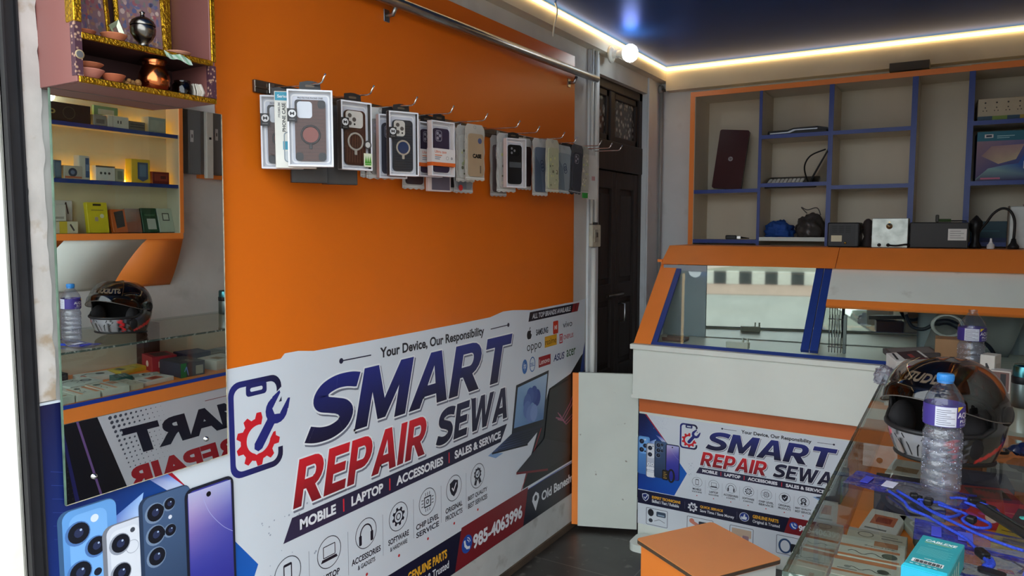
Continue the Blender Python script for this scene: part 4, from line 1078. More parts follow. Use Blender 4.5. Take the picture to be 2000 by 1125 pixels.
pvc = mat('white_pvc_conduit', (222, 222, 216), .45, var=.06, vscale=8)
t = thing('cable_conduit', 'white plastic cable conduit running down the pilaster to the switch', 'conduit', (.012, 3.50, 1.56))
mb = MB(); mb.tube([(.022, 3.505, 1.56), (.022, 3.505, 2.44)], .010, pvc, n=12); mb.build('pipe', t, True)
mb = MB(); mb.tube([(.022, 3.455, 1.56), (.022, 3.455, 2.44)], .007, pvc, n=12); mb.build('pipe', t, True)
t = thing('cable_conduit', 'white plastic conduit on the pilaster below the switch', 'conduit', (.012, 3.485, .2))
mb = MB(); mb.tube([(.024, 3.480, .2), (.024, 3.480, 1.435)], .013, pvc, n=12); mb.build('pipe', t, True)
t = thing('cable_conduit', 'grey conduit running down the far corner from the junction box', 'conduit', (.02, 4.45, 1.2))
mb = MB(); mb.tube([(.016, 4.478, .8), (.016, 4.478, 2.42)], .011, mat('grey_conduit', (150, 152, 152), .5), n=12); mb.build('pipe', t, True)
mb = MB(); mb.lathe([(0, 0), (.026, 0), (.026, .02), (.02, .024), (0, .024)], mat('grey_conduit', None), n=20, M=Matrix.Translation((.001, 4.475, 2.40)) @ Matrix.Rotation(PI / 2, 4, 'Y')); mb.tube([(.02, 4.47, 2.40), (.05, 4.44, 2.385)], .009, MATT, (60, 60, 60)); mb.build('junction_box', t, True)
t = thing('light_switch', 'old cream switch socket on the pilaster beside the door', 'switch', (.012, 3.495, 1.44))
mb = MB(); mb.box((.012, 3.445, 1.44), (.034, 3.548, 1.555), mat('aged_cream_plastic', (196, 190, 170), .5, var=.15, vscale=30), bev=.004); mb.build('back_box', t, True)
mb = MB(); mb.box((.034, 3.462, 1.465), (.040, 3.50, 1.53), PLA, (170, 164, 146), bev=.002); mb.box((.040, 3.470, 1.49), (.046, 3.490, 1.515), PLA, (90, 84, 74), bev=.002); mb.build('rocker', t, True)
mb = MB(); mb.lathe([(0, 0), (.013, 0), (.013, .012), (0, .013)], MATT, (52, 46, 42), n=16, M=Matrix.Translation((.024, 3.500, 1.555))); mb.build('conduit_gland', t, True)
t = thing('wall_bulb', 'lit round LED bulb in a wall holder above the old door', 'bulb', (.056, 3.60, 2.437))
BM = Matrix.Translation((.056, 3.60, 2.437)) @ Matrix.Rotation(PI / 2 + .05, 4, 'Y')
mb = MB(); mb.lathe([(0, 0), (.042, 0), (.042, .008), (.026, .014), (.020, .016), (.020, .036), (.0, .037)], PLA, (196, 194, 184), n=24, M=BM); mb.build('holder', t, True)
mb = MB(); mb.lathe([(.018, .036), (.019, .05), (.028, .072), (.030, .076)], PLA, (226, 226, 220), n=24, M=BM); mb.build('bulb_base', t, True)
mb = MB(); mb.lathe([(.030, .076), (.040, .088), (.0455, .104), (.044, .120), (.034, .136), (.018, .145), (0, .148)], emit_mat('white_bulb_glow', (236, 250, 255), 4.0), n=28, M=BM); mb.build('glowing_globe', t, True)

# ---------------------------------------------------------------- back wall shelf unit
YF = 4.215; YS = 4.50
t = thing('shelf_unit', 'tall open shelving on the back wall with orange frame and blue edged boards', 'shelf unit', (1.1, YS, .8))
ZT0 = 2.315
mb = MB()
mb.box((.288, YS - .012, .8), (XR, YS, ZT0), SHELFLAM); mb.build('back_panel', t, True)
mb = MB(); mb.box((.288, YF + .004, .8), (.316, YS - .012, ZT0), SHELFLAM); mb.box((.286, YF, .8), (.313, YF + .0039, ZT0 - .0265), ORTRIM); mb.box((.2845, YF + .0041, .8), (.2879, YS, ZT0), ORTRIM); mb.build('side_panel', t, True)
mb = MB(); mb.box((.288, YF + .004, ZT0 - .025), (XR, YS - .012, ZT0), SHELFLAM)
mb.box((.286, YF, ZT0 - .026), (1.425, YF + .004, ZT0 + .002), ORTRIM); mb.box((1.425, YF + .001, ZT0 - .026), (1.66, YF + .0042, ZT0 + .002), ORTRIM); mb.box((1.66, YF, ZT0 - .026), (XR, YF + .004, ZT0 + .004), ORTRIM); mb.build('top_board', t, True)
for x, w in ((.683, .016), (1.043, .024), (1.427, .026), (1.667, .026)):
    mb = MB(); mb.box((x - w / 2, YF + .004, .8), (x + w / 2, YS - .012, ZT0 - .026), SHELFLAM); mb.box((x - w / 2, YF, .8), (x + w / 2, YF + .004, ZT0 - .026), BLUETR); mb.build('divider', t, True)
def board(x0, x1, z, edge=BLUETR):
    mb = MB(); mb.box((x0, YF + .004, z - .019), (x1, YS - .012, z), SHELFLAM); mb.box((x0, YF, z - .020), (x1, YF + .004, z + .001), edge); mb.build('shelf_board', t, True)
for x0, x1, z in ((.316, .675, 1.756), (.316, .675, 1.472), (.691, 1.031, 2.046), (.691, 1.031, 1.783), (1.055, 1.414, 2.046), (1.055, 1.414, 1.762), (1.68, XR, 2.050), (1.68, XR, 1.763), (1.055, 1.414, 1.47), (1.68, XR, 1.47)): board(x0, x1, z)
board(.691, 1.031, 1.487, WHITELAM)

def laptop_lid(o, w, h, d, col, emblem=True):
    mb = MB(); mb.prism([(0, a, b) for a, b in rr(-w / 2, 0, w / 2, h, .012)], (d, 0, 0), GLOSSY, col); mb.build('lid', o)
# maroon laptop standing on end, lid to the room
o = thing('laptop', 'maroon laptop standing upright in the top shelf compartment', 'laptop', (.470, 4.33, 1.766), (math.radians(-7), math.radians(5.5), 0))
mb = MB(); mb.prism([(a, 0, b) for a, b in rr(-.085, 0, .085, .345, .012)], (0, .009, 0), mat('maroon_lid', (60, 20, 26), .35, spec=.2, var=.08), None); li_ = mb.build('lid', o)
mb = MB(); mb.prism([(a, .0095, b) for a, b in rr(-.085, 0, .085, .345, .012)], (0, .014, 0), PLA, (26, 24, 26)); mb.build('base', o)
mb = MB(); q = Pr(lambda a, b, l: Vector((a, -.0004 - .0002 * l, b)), PLA, mb); q.circ(0, .175, .0135, (150, 146, 150), 0, n=24); q.text('hp', -.008, .166, .008, .185, (60, 24, 30), 1, bold=.01, shear=.3); mb.build('emblem', li_)
# closed laptop, black and silver
o = thing('laptop', 'closed black and silver laptop lying on the upper middle shelf', 'laptop', (.862, 4.34, 2.047), (0, 0, .1))
mb = MB(); mb.prism([(x, y, .0) for x, y in rr(-.155, -.10, .155, .11, .014)], (0, 0, .016), PLA, (30, 30, 32)); mb.build('base', o)
mb = MB(); mb.prism([(-.15, -.1, .018), (-.06, -.1, .020), (-.03, -.1, .034), (.10, -.1, .038), (.15, -.1, .026), (.155, .1, .026), (.1, .11, .040), (-.15, .11, .024)][:6][::1] and [(-.15, -.102, .017), (.152, -.102, .017), (.152, -.102, .026), (.10, -.102, .036), (-.02, -.102, .032), (-.05, -.102, .022), (-.15, -.102, .020)], (0, .2, 0), PLA, (26, 26, 28)); mb.build('lid', o)
mb = MB(); mb.prism([(-.14, -.105, .008), (-.05, -.105, .012), (-.02, -.105, .024), (.10, -.105, .026), (.10, -.105, .020), (-.01, -.105, .018), (-.04, -.105, .006), (-.14, -.105, .003)], (0, .004, 0), METC, (120, 122, 126)); mb.build('silver_trim', o)
# laptop with its screen folded back, keyboard edge out
o = thing('laptop', 'open laptop with silver keyboard edge on the lower middle shelf', 'laptop', (.85, 4.345, 1.786), (math.radians(17), 0, .05))
mb = MB(); mb.prism([(x, y, .0) for x, y in rr(-.150, -.10, .12, .10, .012)], (0, 0, .014), PLA, (34, 34, 36)); mb.build('base', o)
mb = MB()
for i in range(9):
    for j in range(5): mb.box((-.14 + i * .021, -.095 + j * .026, .014), (-.123 + i * .021, -.074 + j * .026, .022), PLA, (240, 240, 236), bev=.002)
mb.build('keyboard', o)
mb = MB(); mb.prism([(.075, -.10, .015), (.172, -.10, .195), (.178, -.10, .190), (.085, -.10, .013)], (0, .2, 0), PLA, (24, 24, 26)); mb.build('screen', o)
mb = MB(); mb.tube([(.165, -.08, .20), (.09, -.09, .17), (.06, -.09, .11), (.075, -.08, .03), (.09, -.07, .018)], .004, PLA, (30, 30, 30), smooth_path=6); mb.build('cable', o)
o = thing('phone_adapter', 'small black and silver adapter lying on the low shelf at the orange frame', 'adapter', (.545, 4.28, 1.473), (0, 0, .2))
mb = MB(); mb.box((-.055, -.015, 0), (.005, .015, .024), PLA, (40, 40, 42), bev=.004); mb.box((.006, -.012, .002), (.03, .012, .02), METC, (180, 180, 178), bev=.002); mb.build('body', o)
mb = MB(); mb.tube([(.03, 0, .01), (.055, .002, .008), (.075, -.004, .006)], [.006, .004, .002], PLA, (30, 30, 30)); mb.build('plug', o)

def lump(o, nm, sx, sy, sz, m, col, seed, n=26, rough=.35, fold=9):
    R = random.Random(seed); ph = [R.uniform(0, 6) for _ in range(8)]
    bm = bmesh.new(); bmesh.ops.create_icosphere(bm, subdivisions=4, radius=1)
    for v in bm.verts:
        p = v.co.copy(); a = math.atan2(p.y, p.x)
        k = 1 + rough * (.5 * math.sin(fold * p.x + ph[0] + 2 * math.sin(3 * p.y + ph[1])) * .4 + .3 * math.sin(fold * 1.3 * p.y + ph[2] + 3 * p.z) + .3 * math.sin(fold * 1.7 * p.z + ph[3] + 4 * p.x) * .7 + .2 * math.sin(fold * 2.7 * (p.x - p.y + p.z) + ph[4]))
        z = max(p.z, -.35)
        v.co = Vector((p.x * k * sx, p.y * k * sy, (z * k + .36) * sz))
        if v.co.z < 0: v.co.z = 0
    mb = MB(); mb.bm(bm, m, col, True); return mb.build(nm, o)
CLO = mat('blue_cloth', (24, 72, 150), .75, var=.15, vscale=20, bump=.4, bscale=60)
o = thing('blue_cloth', 'crumpled bright blue cloth on the shelf beside the black plastic bag', 'cloth', (.772, 4.34, 1.488)); lump(o, 'cloth', .074, .08, .066, CLO, None, 3)
o = thing('plastic_bag', 'crumpled black plastic bag on the shelf beside the blue cloth', 'plastic bag', (.942, 4.34, 1.488)); lump(o, 'bag', .074, .08, .092, mat('black_polythene', (66, 62, 60), .35, var=.3, vscale=14, bump=.6, bscale=45), None, 8, rough=.26, fold=6)
mb = MB(); mb.tube([(-.02, -.02, .13), (-.05, -.03, .165), (-.02, -.02, .15), (.03, -.02, .16), (.05, -.02, .12)], .003, PLA, (90, 86, 82), smooth_path=5); mb.build('bag_handle', o)

def panel_box(name, lab, cat, size, loc, rot, col, prints, group=None, m=None, bev=.0015, pname='printing', bname='carton'):
    """carton with its origin at the base centre; prints: (face, kind, args..) with face coords in metres from the face's lower corner"""
    w, d, h = size
    o = thing(name, lab, cat, loc, rot, group); mb = MB()
    mb.box((-w / 2, -d / 2, 0), (w / 2, d / 2, h), m or CARD, col, bev=bev); mb.build(bname, o)
    if prints:
        mb = MB()
        F = {'f': lambda a, b, l: Vector((-w / 2 + a, -d / 2 - .0003 - .00015 * l, b)),
             't': lambda a, b, l: Vector((-w / 2 + a, -d / 2 + b, h + .0003 + .00015 * l)),
             'l': lambda a, b, l: Vector((-w / 2 - .0003 - .00015 * l, d / 2 - a, b)),
             'r': lambda a, b, l: Vector((w / 2 + .0003 + .00015 * l, -d / 2 + a, b))}
        for f, kind, *a in prints:
            q = Pr(F[f], m or CARD, mb)
            if kind == 'R': q.rect(*a)
            elif kind == 'C': q.circ(*a)
            elif kind == 'O': q.ring(*a)
            elif kind == 'T': q.text(*a)
            elif kind == 'P': q.poly(*a)
            elif kind == 'L': q.line(*a)
        mb.build(pname, o)
    return o
# boxes on the upper shelves
P = [('f', 'R', .0, .0, .30, .022, (54, 84, 104), 1), ('f', 'R', .06, .0, .12, .022, (120, 150, 70), 2), ('f', 'R', .17, .0, .3, .022, (176, 150, 60), 2)]
for k in range(6): P += [('f', 'C', .03 + k * .046, .085, .004, (60, 56, 52), 1), ('f', 'C', .03 + k * .046, .062, .003, (60, 56, 52), 1), ('f', 'R', .02 + k * .046, .045, .024 + k * .046, .05, (60, 56, 52), 1), ('f', 'R', .034 + k * .046, .045, .038 + k * .046, .05, (60, 56, 52), 1)]
panel_box('extension_box', 'long pale box of a power strip on the top corner shelf', 'box', (.30, .16, .105), (1.84, 4.33, 2.051), .06, (190, 178, 150), P)
P = [('f', 'R', 0, .19, .32, .235, (30, 110, 130), 1), ('f', 'R', .03, .205, .065, .222, (210, 216, 214), 2), ('f', 'R', .036, .209, .059, .218, (40, 60, 80), 3), ('f', 'R', .08, .21, .15, .214, (150, 200, 206), 2), ('f', 'R', .08, .202, .13, .205, (150, 200, 206), 2),
     ('f', 'P', [(0, .0), (.32, 0), (.32, .19), (0, .19)], [(70, 60, 110), (40, 80, 150), (60, 90, 160), (150, 120, 130)], 1),
     ('f', 'P', [(0, .01), (.05, .06), (.12, .075), (.17, .08), (.20, .14), (.23, .17), (.32, .18), (.32, 0), (0, 0)], [(120, 160, 160), (130, 170, 170), (90, 130, 170), (40, 90, 170), (30, 80, 170), (30, 80, 170), (30, 80, 170), (30, 40, 110), (60, 40, 90)], 2),
     ('f', 'P', [(.02, .12), (.09, .08), (.16, .10), (.19, .17), (.06, .165)], [(150, 120, 120), (190, 170, 140), (200, 186, 150), (170, 140, 140), (160, 130, 130)], 2),
     ('f', 'R', .19, .055, .24, .09, (220, 226, 230), 3), ('f', 'R', .197, .061, .233, .084, (60, 90, 160), 4), ('f', 'R', .02, .008, .10, .016, (200, 110, 140), 4)]
panel_box('monitor_box', 'large blue and teal printed monitor box on the corner shelf', 'box', (.30, .18, .235), (1.845, 4.33, 1.764), .04, (34, 60, 100), P)
panel_box('monitor_box', 'dark teal box on the low corner shelf behind the white equipment case', 'box', (.20, .16, .10), (1.79, 4.35, 1.471), 0, (26, 70, 84), [('f', 'R', 0, .0, .2, .02, (30, 50, 100), 1), ('f', 'R', .02, .05, .12, .056, (40, 96, 108), 1)])

mb = MB(); mb.box((1.30, 4.30, 2.34), (1.48, 4.44, 2.381), mat('dark_gap_panel', (90, 82, 72), .8)); o = mb.build('ledge_block'); tag(o, 'dark flat block lying on top of the back shelving under the beam', 'block')

# ---------------------------------------------------------------- white display counter across the back
x0, x1 = .33, XR - .002
WC = thing('display_counter', 'white and orange display counter with slanted glass case and blue frame', 'counter', (1.1, 3.6, 0))
mb = MB()
mb.box((x0 + .006, 3.362, .0), (x1, 3.90, .72), WHITELAM); mb.build('base_cabinet', WC, True)
mb = MB(); mb.box((x0 + .006, 3.3555, .640), (x1, 3.363, .722), mat('shaded_orange_laminate', (206, 106, 48), .45)); mb.build('orange_band', WC, True)  # orange edging darkened in colour for the shade under the upper cabinet
mb = MB(); mb.box((x0, 3.28, .722), (x1, 3.90, .962), WHITELAM, bev=.002); mb.box((x0 - .006, 3.279, .722), (x0 + .03, 3.30, .738), WHITELAM); mb.build('upper_cabinet', WC, True)
mb = MB(); mb.box((x0 - .01, 3.264, .962), (x1, 4.06, .986), WHITELAM, bev=.002); mb.build('ledge_board', WC, True)
def SP(x, s, off=0.0):   # a point on the slanted front, off = outwards
    return Vector((x, 3.30 + .39 * s - .703 * off, .986 + .385 * s + .711 * off))
def slab(mb, xa, xb, sa, sb, m, o0=-.012, o1=0.0, col=None):
    P = [SP(xa, sa, o0), SP(xb, sa, o0), SP(xb, sb, o0), SP(xa, sb, o0)]
    d = SP(0, 0, o1) - SP(0, 0, o0); mb.prism(P, d, m, col)
for x in (x0, x1 - .016):
    mb = MB(); mb.prism([(x, 3.31, .986), (x, 3.69, 1.362), (x, 4.05, 1.362), (x, 4.05, .986)], (.016, 0, 0), WHITELAM); mb.build('side_panel', WC, True)
mb = MB(); slab(mb, x0 - .004, x0 + .082, .0, 1.0, ORTRIM, -.014, .002); mb.build('orange_side_trim', WC, True)
mb = MB(); slab(mb, x0 + .082, x0 + .108, .0, 1.0, BLUETR); slab(mb, x0 + .082, x1, .0, .032, BLUETR, -.002, .001); slab(mb, x0 + .108, x1 - .02, .0, .031, WHITELAM, -.012, -.0021); slab(mb, 1.080, 1.113, .07, 1.0, BLUETR, -.014, .003); slab(mb, 1.117, 1.150, .07, 1.0, BLUETR, -.014, .003); mb.build('blue_frame', WC, True)  # white slab added behind the blue sill to brighten its unlit back
mb = MB(); slab(mb, x0 + .1, 1.085, .02, .97, CASEGLASS, -.009, -.006); mb.build('front_glass', WC, True)
mb = MB(); slab(mb, 1.15, x1, .02, .60, GLASS, -.009, -.006); mb.build('front_glass', WC, True)
mb = MB(); slab(mb, 1.15, x1, .602, 1.0, WHITELAM, -.014, .002); mb.build('white_flap', WC, True)
mb = MB(); slab(mb, 1.15, x1, .538, .602, ORTRIM, -.014, .004); mb.build('orange_band', WC, True)
mb = MB()
def topp(xa, xb, m): mb.prism([(xa, 3.645, 1.353), (xa, 3.665, 1.368), (xa, 3.775, 1.446), (xa, 4.06, 1.446), (xa, 4.06, 1.353)], (xb - xa, 0, 0), m)
topp(x0, 1.163, ORTRIM); mb.box((x0 - .022, 3.655, 1.362), (x0 + .002, 3.70, 1.376), ORTRIM)
mb.build('orange_top', WC, True); mb = MB(); topp(1.166, x1, ORTRIM); mb.build('orange_top', WC, True)
# sliding mirror panels at the back of the case
a, b = Vector((.552, 3.66, 0)), Vector((1.50, 3.793, 0)); dn = Vector((-(b - a).y, (b - a).x, 0)).normalized()
mb = MB(); P = [a + Vector((0, 0, .99)), b + Vector((0, 0, .99)), b + Vector((0, 0, 1.35)), a + Vector((0, 0, 1.35))]
mb.prism(P, dn * .005, mat('dusty_mirror', (222, 222, 218), .025, 1.0, var=.05, vscale=14)); mb.build('mirror_panel', WC, True)
mb = MB(); mb.box((.344, 3.650, .988), (.568, 3.656, 1.35), mat('blue_grey_board', (150, 160, 166), .4, var=.05)); mb.build('back_board', WC, True); mb = MB(); mb.box((1.48, 3.84, .988), (x1 - .02, 3.85, 1.35), mat('blue_grey_board', None)); mb.build('back_board', WC, True)
o = thing('charging_hub', 'small white charging hub standing inside the slanted glass case', 'charger', (.80, 3.40, .987)); mb = MB(); mb.box((-.055, -.02, 0), (.045, .02, .030), PLA, (218, 220, 208), bev=.003); mb.build('body', o)
mb = MB(); mb.box((.016, -.012, .030), (.022, .004, .050), PLA, (214, 216, 206), bev=.001); mb.box((.036, -.012, .030), (.044, .004, .050), PLA, (214, 216, 206), bev=.001); mb.build('prongs', o)
o = thing('tool_tray', 'shallow dark tray lying in the corner of the slanted glass case', 'tray', (.47, 3.47, .987)); mb = MB(); mb.box((-.05, -.04, 0), (.06, .04, .006), PLA, (120, 96, 88), bev=.002); mb.box((-.05, -.04, .006), (.06, -.034, .018), PLA, (120, 96, 88)); mb.box((-.05, .034, .006), (.06, .04, .018), PLA, (120, 96, 88)); mb.build('tray', o)
mb = MB(); mb.box((-.03, -.02, .007), (.05, .01, .012), PLA, (196, 192, 184), bev=.001); mb.build('strip', o)
# cable coil and hose in the open bay
o = thing('cable_coil', 'coil of translucent white cable inside the counter bay', 'cable', (1.62, 3.55, 1.07)); mb = MB()
P = [(.055 * math.cos(a) * (1 + .08 * math.sin(a * .37)), .01 * math.sin(a * .3) + .006 * math.sin(a * 1.3), .062 + .045 * math.sin(a)) for a in [k * .35 for k in range(110)]]
mb.tube(P, .0035, mat('milky_cable', (190, 192, 190), .3, var=.03), n=6); mb.build('coil', o)
o['label'] = 'coil of milky white cable standing inside the counter bay'
o = thing('black_hose', 'thick black hose looping inside the counter bay behind the cable coil', 'hose', (1.65, 3.62, .987)); mb = MB()
mb.tube([(-.19, 0, .175), (-.165, 0, .125), (-.12, 0, .115), (-.07, .0, .145), (-.02, 0, .150), (.06, 0, .10), (.12, 0, .06), (.15, 0, .008)], [.008] * 18 + [.014] * 10 + [.008] * 14, PLA, (36, 36, 40), n=10, smooth_path=6); mb.build('hose', o)
o = thing('polythene_sheet', 'grey polythene sheet folded inside the counter bay', 'plastic sheet', (1.685, 3.74, .987)); mb = MB()
G = []
for i in range(9):
    for j in range(7): G.append((-.16 + .040 * i + .010 * j, .02 * math.sin(i * 1.1 + j * .7), .034 * j))
mb.add(G, [(i * 7 + j, i * 7 + 7 + j, i * 7 + 8 + j, i * 7 + 1 + j) for i in range(8) for j in range(6)], mat('grey_polythene', (138, 138, 136), .25, var=.1), smooth=True)
q = mb.build('sheet', o); md = q.modifiers.new('thick', 'SOLIDIFY'); md.thickness = .002
o = thing('wire_rack', 'small grey wire rack inside the counter bay at the blue post', 'rack', (1.20, 3.50, .987)); mb = MB()
for k in range(5): mb.tube([(-.03 + .012 * k, 0, 0), (-.03 + .012 * k, 0, .17)], .0018, STEEL, n=6)
for z in (.025, .15): mb.tube([(-.035, 0, z), (.03, 0, z)], .0025, STEEL, n=6)
mb.build('rods', o); mb = MB(); mb.box((.026, -.006, 0), (.040, .006, .17), METC, (110, 114, 116), bev=.001); mb.build('upright', o)

# counter banner
mb_ = None
CB = thing('counter_banner', 'repair shop vinyl banner covering the lower front of the white counter', 'banner', (1.1, 3.358, .07))
YE = (x1 - .004 + .055) / .480
def TC(a, b, l): return Vector((.480 * a - .055, 3.3605 - .0012 - .00009 * l, .462 * b + .0908))
art(TC, CB, True, [(.812, -.040), (YE, -.062), (YE, 1.186), (.812, 1.160)])
PP = thing_part('product_pictures', CB)   # the row of product pictures along the bottom
for k, (a, b) in enumerate(((.905, 1.135), (1.335, 1.60), (1.76, 1.985), (2.195, 2.42), (2.62, 2.85), (3.05, 3.28))):
    p = Pr(TC); p.rring(a, -.03, b, .155, .012, .005, (70, 78, 92), 2); c = (a + b) / 2
    if k == 0:
        p.circ(a + .05, .105, .032, (34, 36, 44), 3, ry=.04); p.rrect(a + .11, .075, a + .21, .13, .012, (60, 76, 96), 3); p.rect(a + .125, .085, a + .195, .10, (150, 170, 190), 4); p.circ(a + .05, .02, .022, (60, 64, 74), 3); p.line([(a + .09, .02), (a + .14, .045), (a + .2, .02)], .005, (90, 94, 104), 3)
    elif k == 1:
        p.circ(a + .05, .11, .026, (206, 130, 110), 3); p.poly([(a + .05, .12), (a + .14, .08), (a + .13, .05), (a + .05, .08)], (206, 130, 110), 3); p.rrect(a + .12, .03, a + .22, .12, .01, (40, 46, 60), 4)
    elif k == 2: p.rrect(a + .02, .05, b - .02, .13, .006, (196, 172, 150), 3); p.rrect(c + .01, -.01, c + .07, .07, .01, (150, 120, 130), 4)
    elif k == 3:
        p.ring(a + .08, .055, .06, .018, (50, 80, 120), 3, ry=.075); p.rrect(a + .13, .0, a + .21, .09, .01, (34, 36, 44), 4)
    elif k == 4: p.rrect(a + .04, .0, b - .04, .13, .02, (44, 48, 60), 3); p.circ(c, .065, .03, (120, 130, 150), 4)
    else: p.rrect(a + .03, .02, b - .03, .11, .01, (80, 90, 110), 3)
    p.build('product_picture', PP)

# things standing on top of the white counter
ZC1 = 1.447
o = thing('power_supply', 'small black bench power supply with vents on the orange counter top', 'power supply', (1.165, 3.92, ZC1)); mb = MB(); mb.box((-.070, -.06, 0), (.072, .08, .118), PLA, (40, 40, 42), bev=.005); mb.build('case', o)
mb = MB(); q = Pr(lambda a, b, l: Vector((a, -.0605 - .0003 * l, b)), PLA, mb)
q.rring(-.062, .006, .060, .112, .006, .003, (60, 60, 62), 0)
for i in range(3):
    for k in range(4): q.rect(-.048 + i * .030, .070 + k * .009, -.026 + i * .030, .074 + k * .009, (14, 14, 14), 1)
mb.build('vent_grille', o); mb = MB(); mb.box((-.052, -.062, .026), (-.004, -.0603, .056), PLA, (206, 200, 170), bev=.0005); mb.build('display_label', o)
mb = MB(); mb.lathe([(0, 0), (.006, 0), (.005, .008), (0, .008)], METC, (190, 160, 80), n=12, M=Matrix.Translation((.012, -.06, .020)) @ Matrix.Rotation(PI / 2, 4, 'X')); mb.build('terminal', o)
o = thing('soldering_stand', 'dark brown lumpy soldering stand between power supply and metal box', 'tool stand', (1.264, 3.95, ZC1)); mb = MB(); mb.lathe([(0, 0), (.028, 0), (.03, .01), (.024, .03), (.016, .05), (.024, .07), (.026, .10), (.018, .125), (.008, .135), (0, .137)], MATT, (46, 36, 34), n=20); mb.build('stand', o)
mb = MB(); mb.tube([(-.02, -.02, .01), (-.035, -.03, .04), (-.02, -.02, .085)], .004, PLA, (30, 28, 28), smooth_path=5); mb.build('cord', o)
o = thing('metal_box', 'scratched galvanised metal box with a round cleat on the orange counter top', 'metal box', (1.365, 3.92, ZC1)); mb = MB(); mb.box((-.076, -.05, 0), (.076, .08, .137), mat('scratched_zinc', (176, 182, 176), .4, .6, var=.25, vscale=24), bev=.002); mb.build('case', o)
mb = MB(); mb.lathe([(0, 0), (.014, 0), (.012, .004), (.008, .005), (.007, .009), (0, .010)], METC, (196, 180, 140), n=20, M=Matrix.Translation((-.002, -.05, .10)) @ Matrix.Rotation(PI / 2, 4, 'X')); mb.box((-.006, -.054, .116), (.002, -.05, .122), METC, (190, 170, 130)); mb.build('round_cleat', o)
for x in (-.042, -.004):
    mb = MB(); mb.lathe([(0, 0), (.008, 0), (.008, .006), (.005, .008), (0, .008)], PLA, (30, 30, 30), n=14, M=Matrix.Translation((x, -.05, .012)) @ Matrix.Rotation(PI / 2, 4, 'X')); mb.build('knob', o)
mb = MB(); mb.tube([(-.004, -.058, .012), (.03, -.075, .01), (.07, -.07, .016), (.085, -.06, .014)], .004, PLA, (24, 24, 24), smooth_path=6); mb.build('cable', o)
o = thing('equipment_case', 'long matt black equipment case with white sticker on the orange counter top', 'equipment', (1.563, 3.93, ZC1)); mb = MB(); mb.box((-.116, -.05, 0), (.118, .09, .118), PLA, (44, 42, 42), bev=.004); mb.build('case', o)
mb = MB(); mb.box((.038, -.0515, .036), (.122 - .012, -.0500, .088), CARD, (214, 214, 208)); q = Pr(lambda a, b, l: Vector((a, -.0518, b)), CARD, mb)
for k in range(4): q.rect(.046, .046 + k * .010, .10 - .012 * (k % 2), .0485 + k * .010, (120, 120, 118), 0)
mb.build('white_sticker', o)
o = thing('tool_clamp', 'dark clamp with a green handle lying on the black equipment case', 'clamp', (1.56, 3.93, ZC1 + .1185)); mb = MB(); mb.box((-.012, -.02, 0), (.002, .0, .034), PLA, (52, 50, 44), bev=.003); mb.build('jaw', o); mb = MB(); mb.tube([(.0, -.01, .008), (.05, -.01, .008)], .007, PLA, (66, 90, 54)); mb.build('green_handle', o); mb = MB(); mb.tube([(.05, -.01, .006), (.09, -.012, .006), (.11, -.03, .004)], .003, PLA, (24, 24, 24)); mb.build('cord', o)
o = thing('hot_air_holder', 'black hot air tool upright beside the equipment case', 'tool', (1.708, 3.94, ZC1)); mb = MB(); mb.lathe([(0, 0), (.024, 0), (.024, .012), (.015, .03), (.017, .07), (.026, .09), (.026, .12), (.014, .135), (.006, .145), (0, .15)], PLA, (26, 25, 25), n=20); mb.build('body', o)
mb = MB(); mb.tube([(.0, 0, .06), (.035, -.02, .11), (.062, -.03, .155), (.095, -.03, .178), (.125, -.03, .165), (.142, -.03, .12), (.142, -.03, .045)], .0055, PLA, (30, 29, 29), n=10, smooth_path=8); mb.build('cable', o); mb = MB(); mb.lathe([(0, 0), (.022, 0), (.022, .012), (.012, .026), (.008, .045), (0, .046)], PLA, (34, 33, 33), n=20, M=Matrix.Translation((.142, -.03, 0))); mb.build('plug', o)
o = thing('glue_bottle', 'small white glue bottle with nozzle on the orange counter top', 'bottle', (1.765, 3.86, ZC1)); mb = MB(); mb.lathe([(0, 0), (.014, 0), (.0145, .004), (.0145, .018), (.008, .026)], PLA, (206, 206, 202), n=20); mb.build('bottle', o); mb = MB(); mb.lathe([(.008, .026), (.005, .032), (.004, .045), (.0045, .046), (.0, .047)], PLA, (224, 224, 222), n=16); mb.build('nozzle', o)
o = thing('white_equipment', 'pale metal equipment cabinet at the corner end of the counter top', 'equipment', (1.885, 4.0, ZC1)); mb = MB(); mb.box((-.052, -.05, 0), (.058, .05, .188), mat('pale_sheet_metal', (186, 192, 188), .45, .2, var=.1, vscale=20), bev=.003); mb.build('case', o); mb = MB(); mb.box((-.056, -.05, .0), (-.052, .05, .19), MATT, (120, 112, 100)); mb.build('side_edge', o)
mb = MB(); mb.lathe([(0, 0), (.03, 0), (.034, .008), (.02, .014), (0, .015)], PLA, (190, 150, 150), n=18, M=Matrix.Translation((.03, 0, .188))); mb.build('round_knob', o)

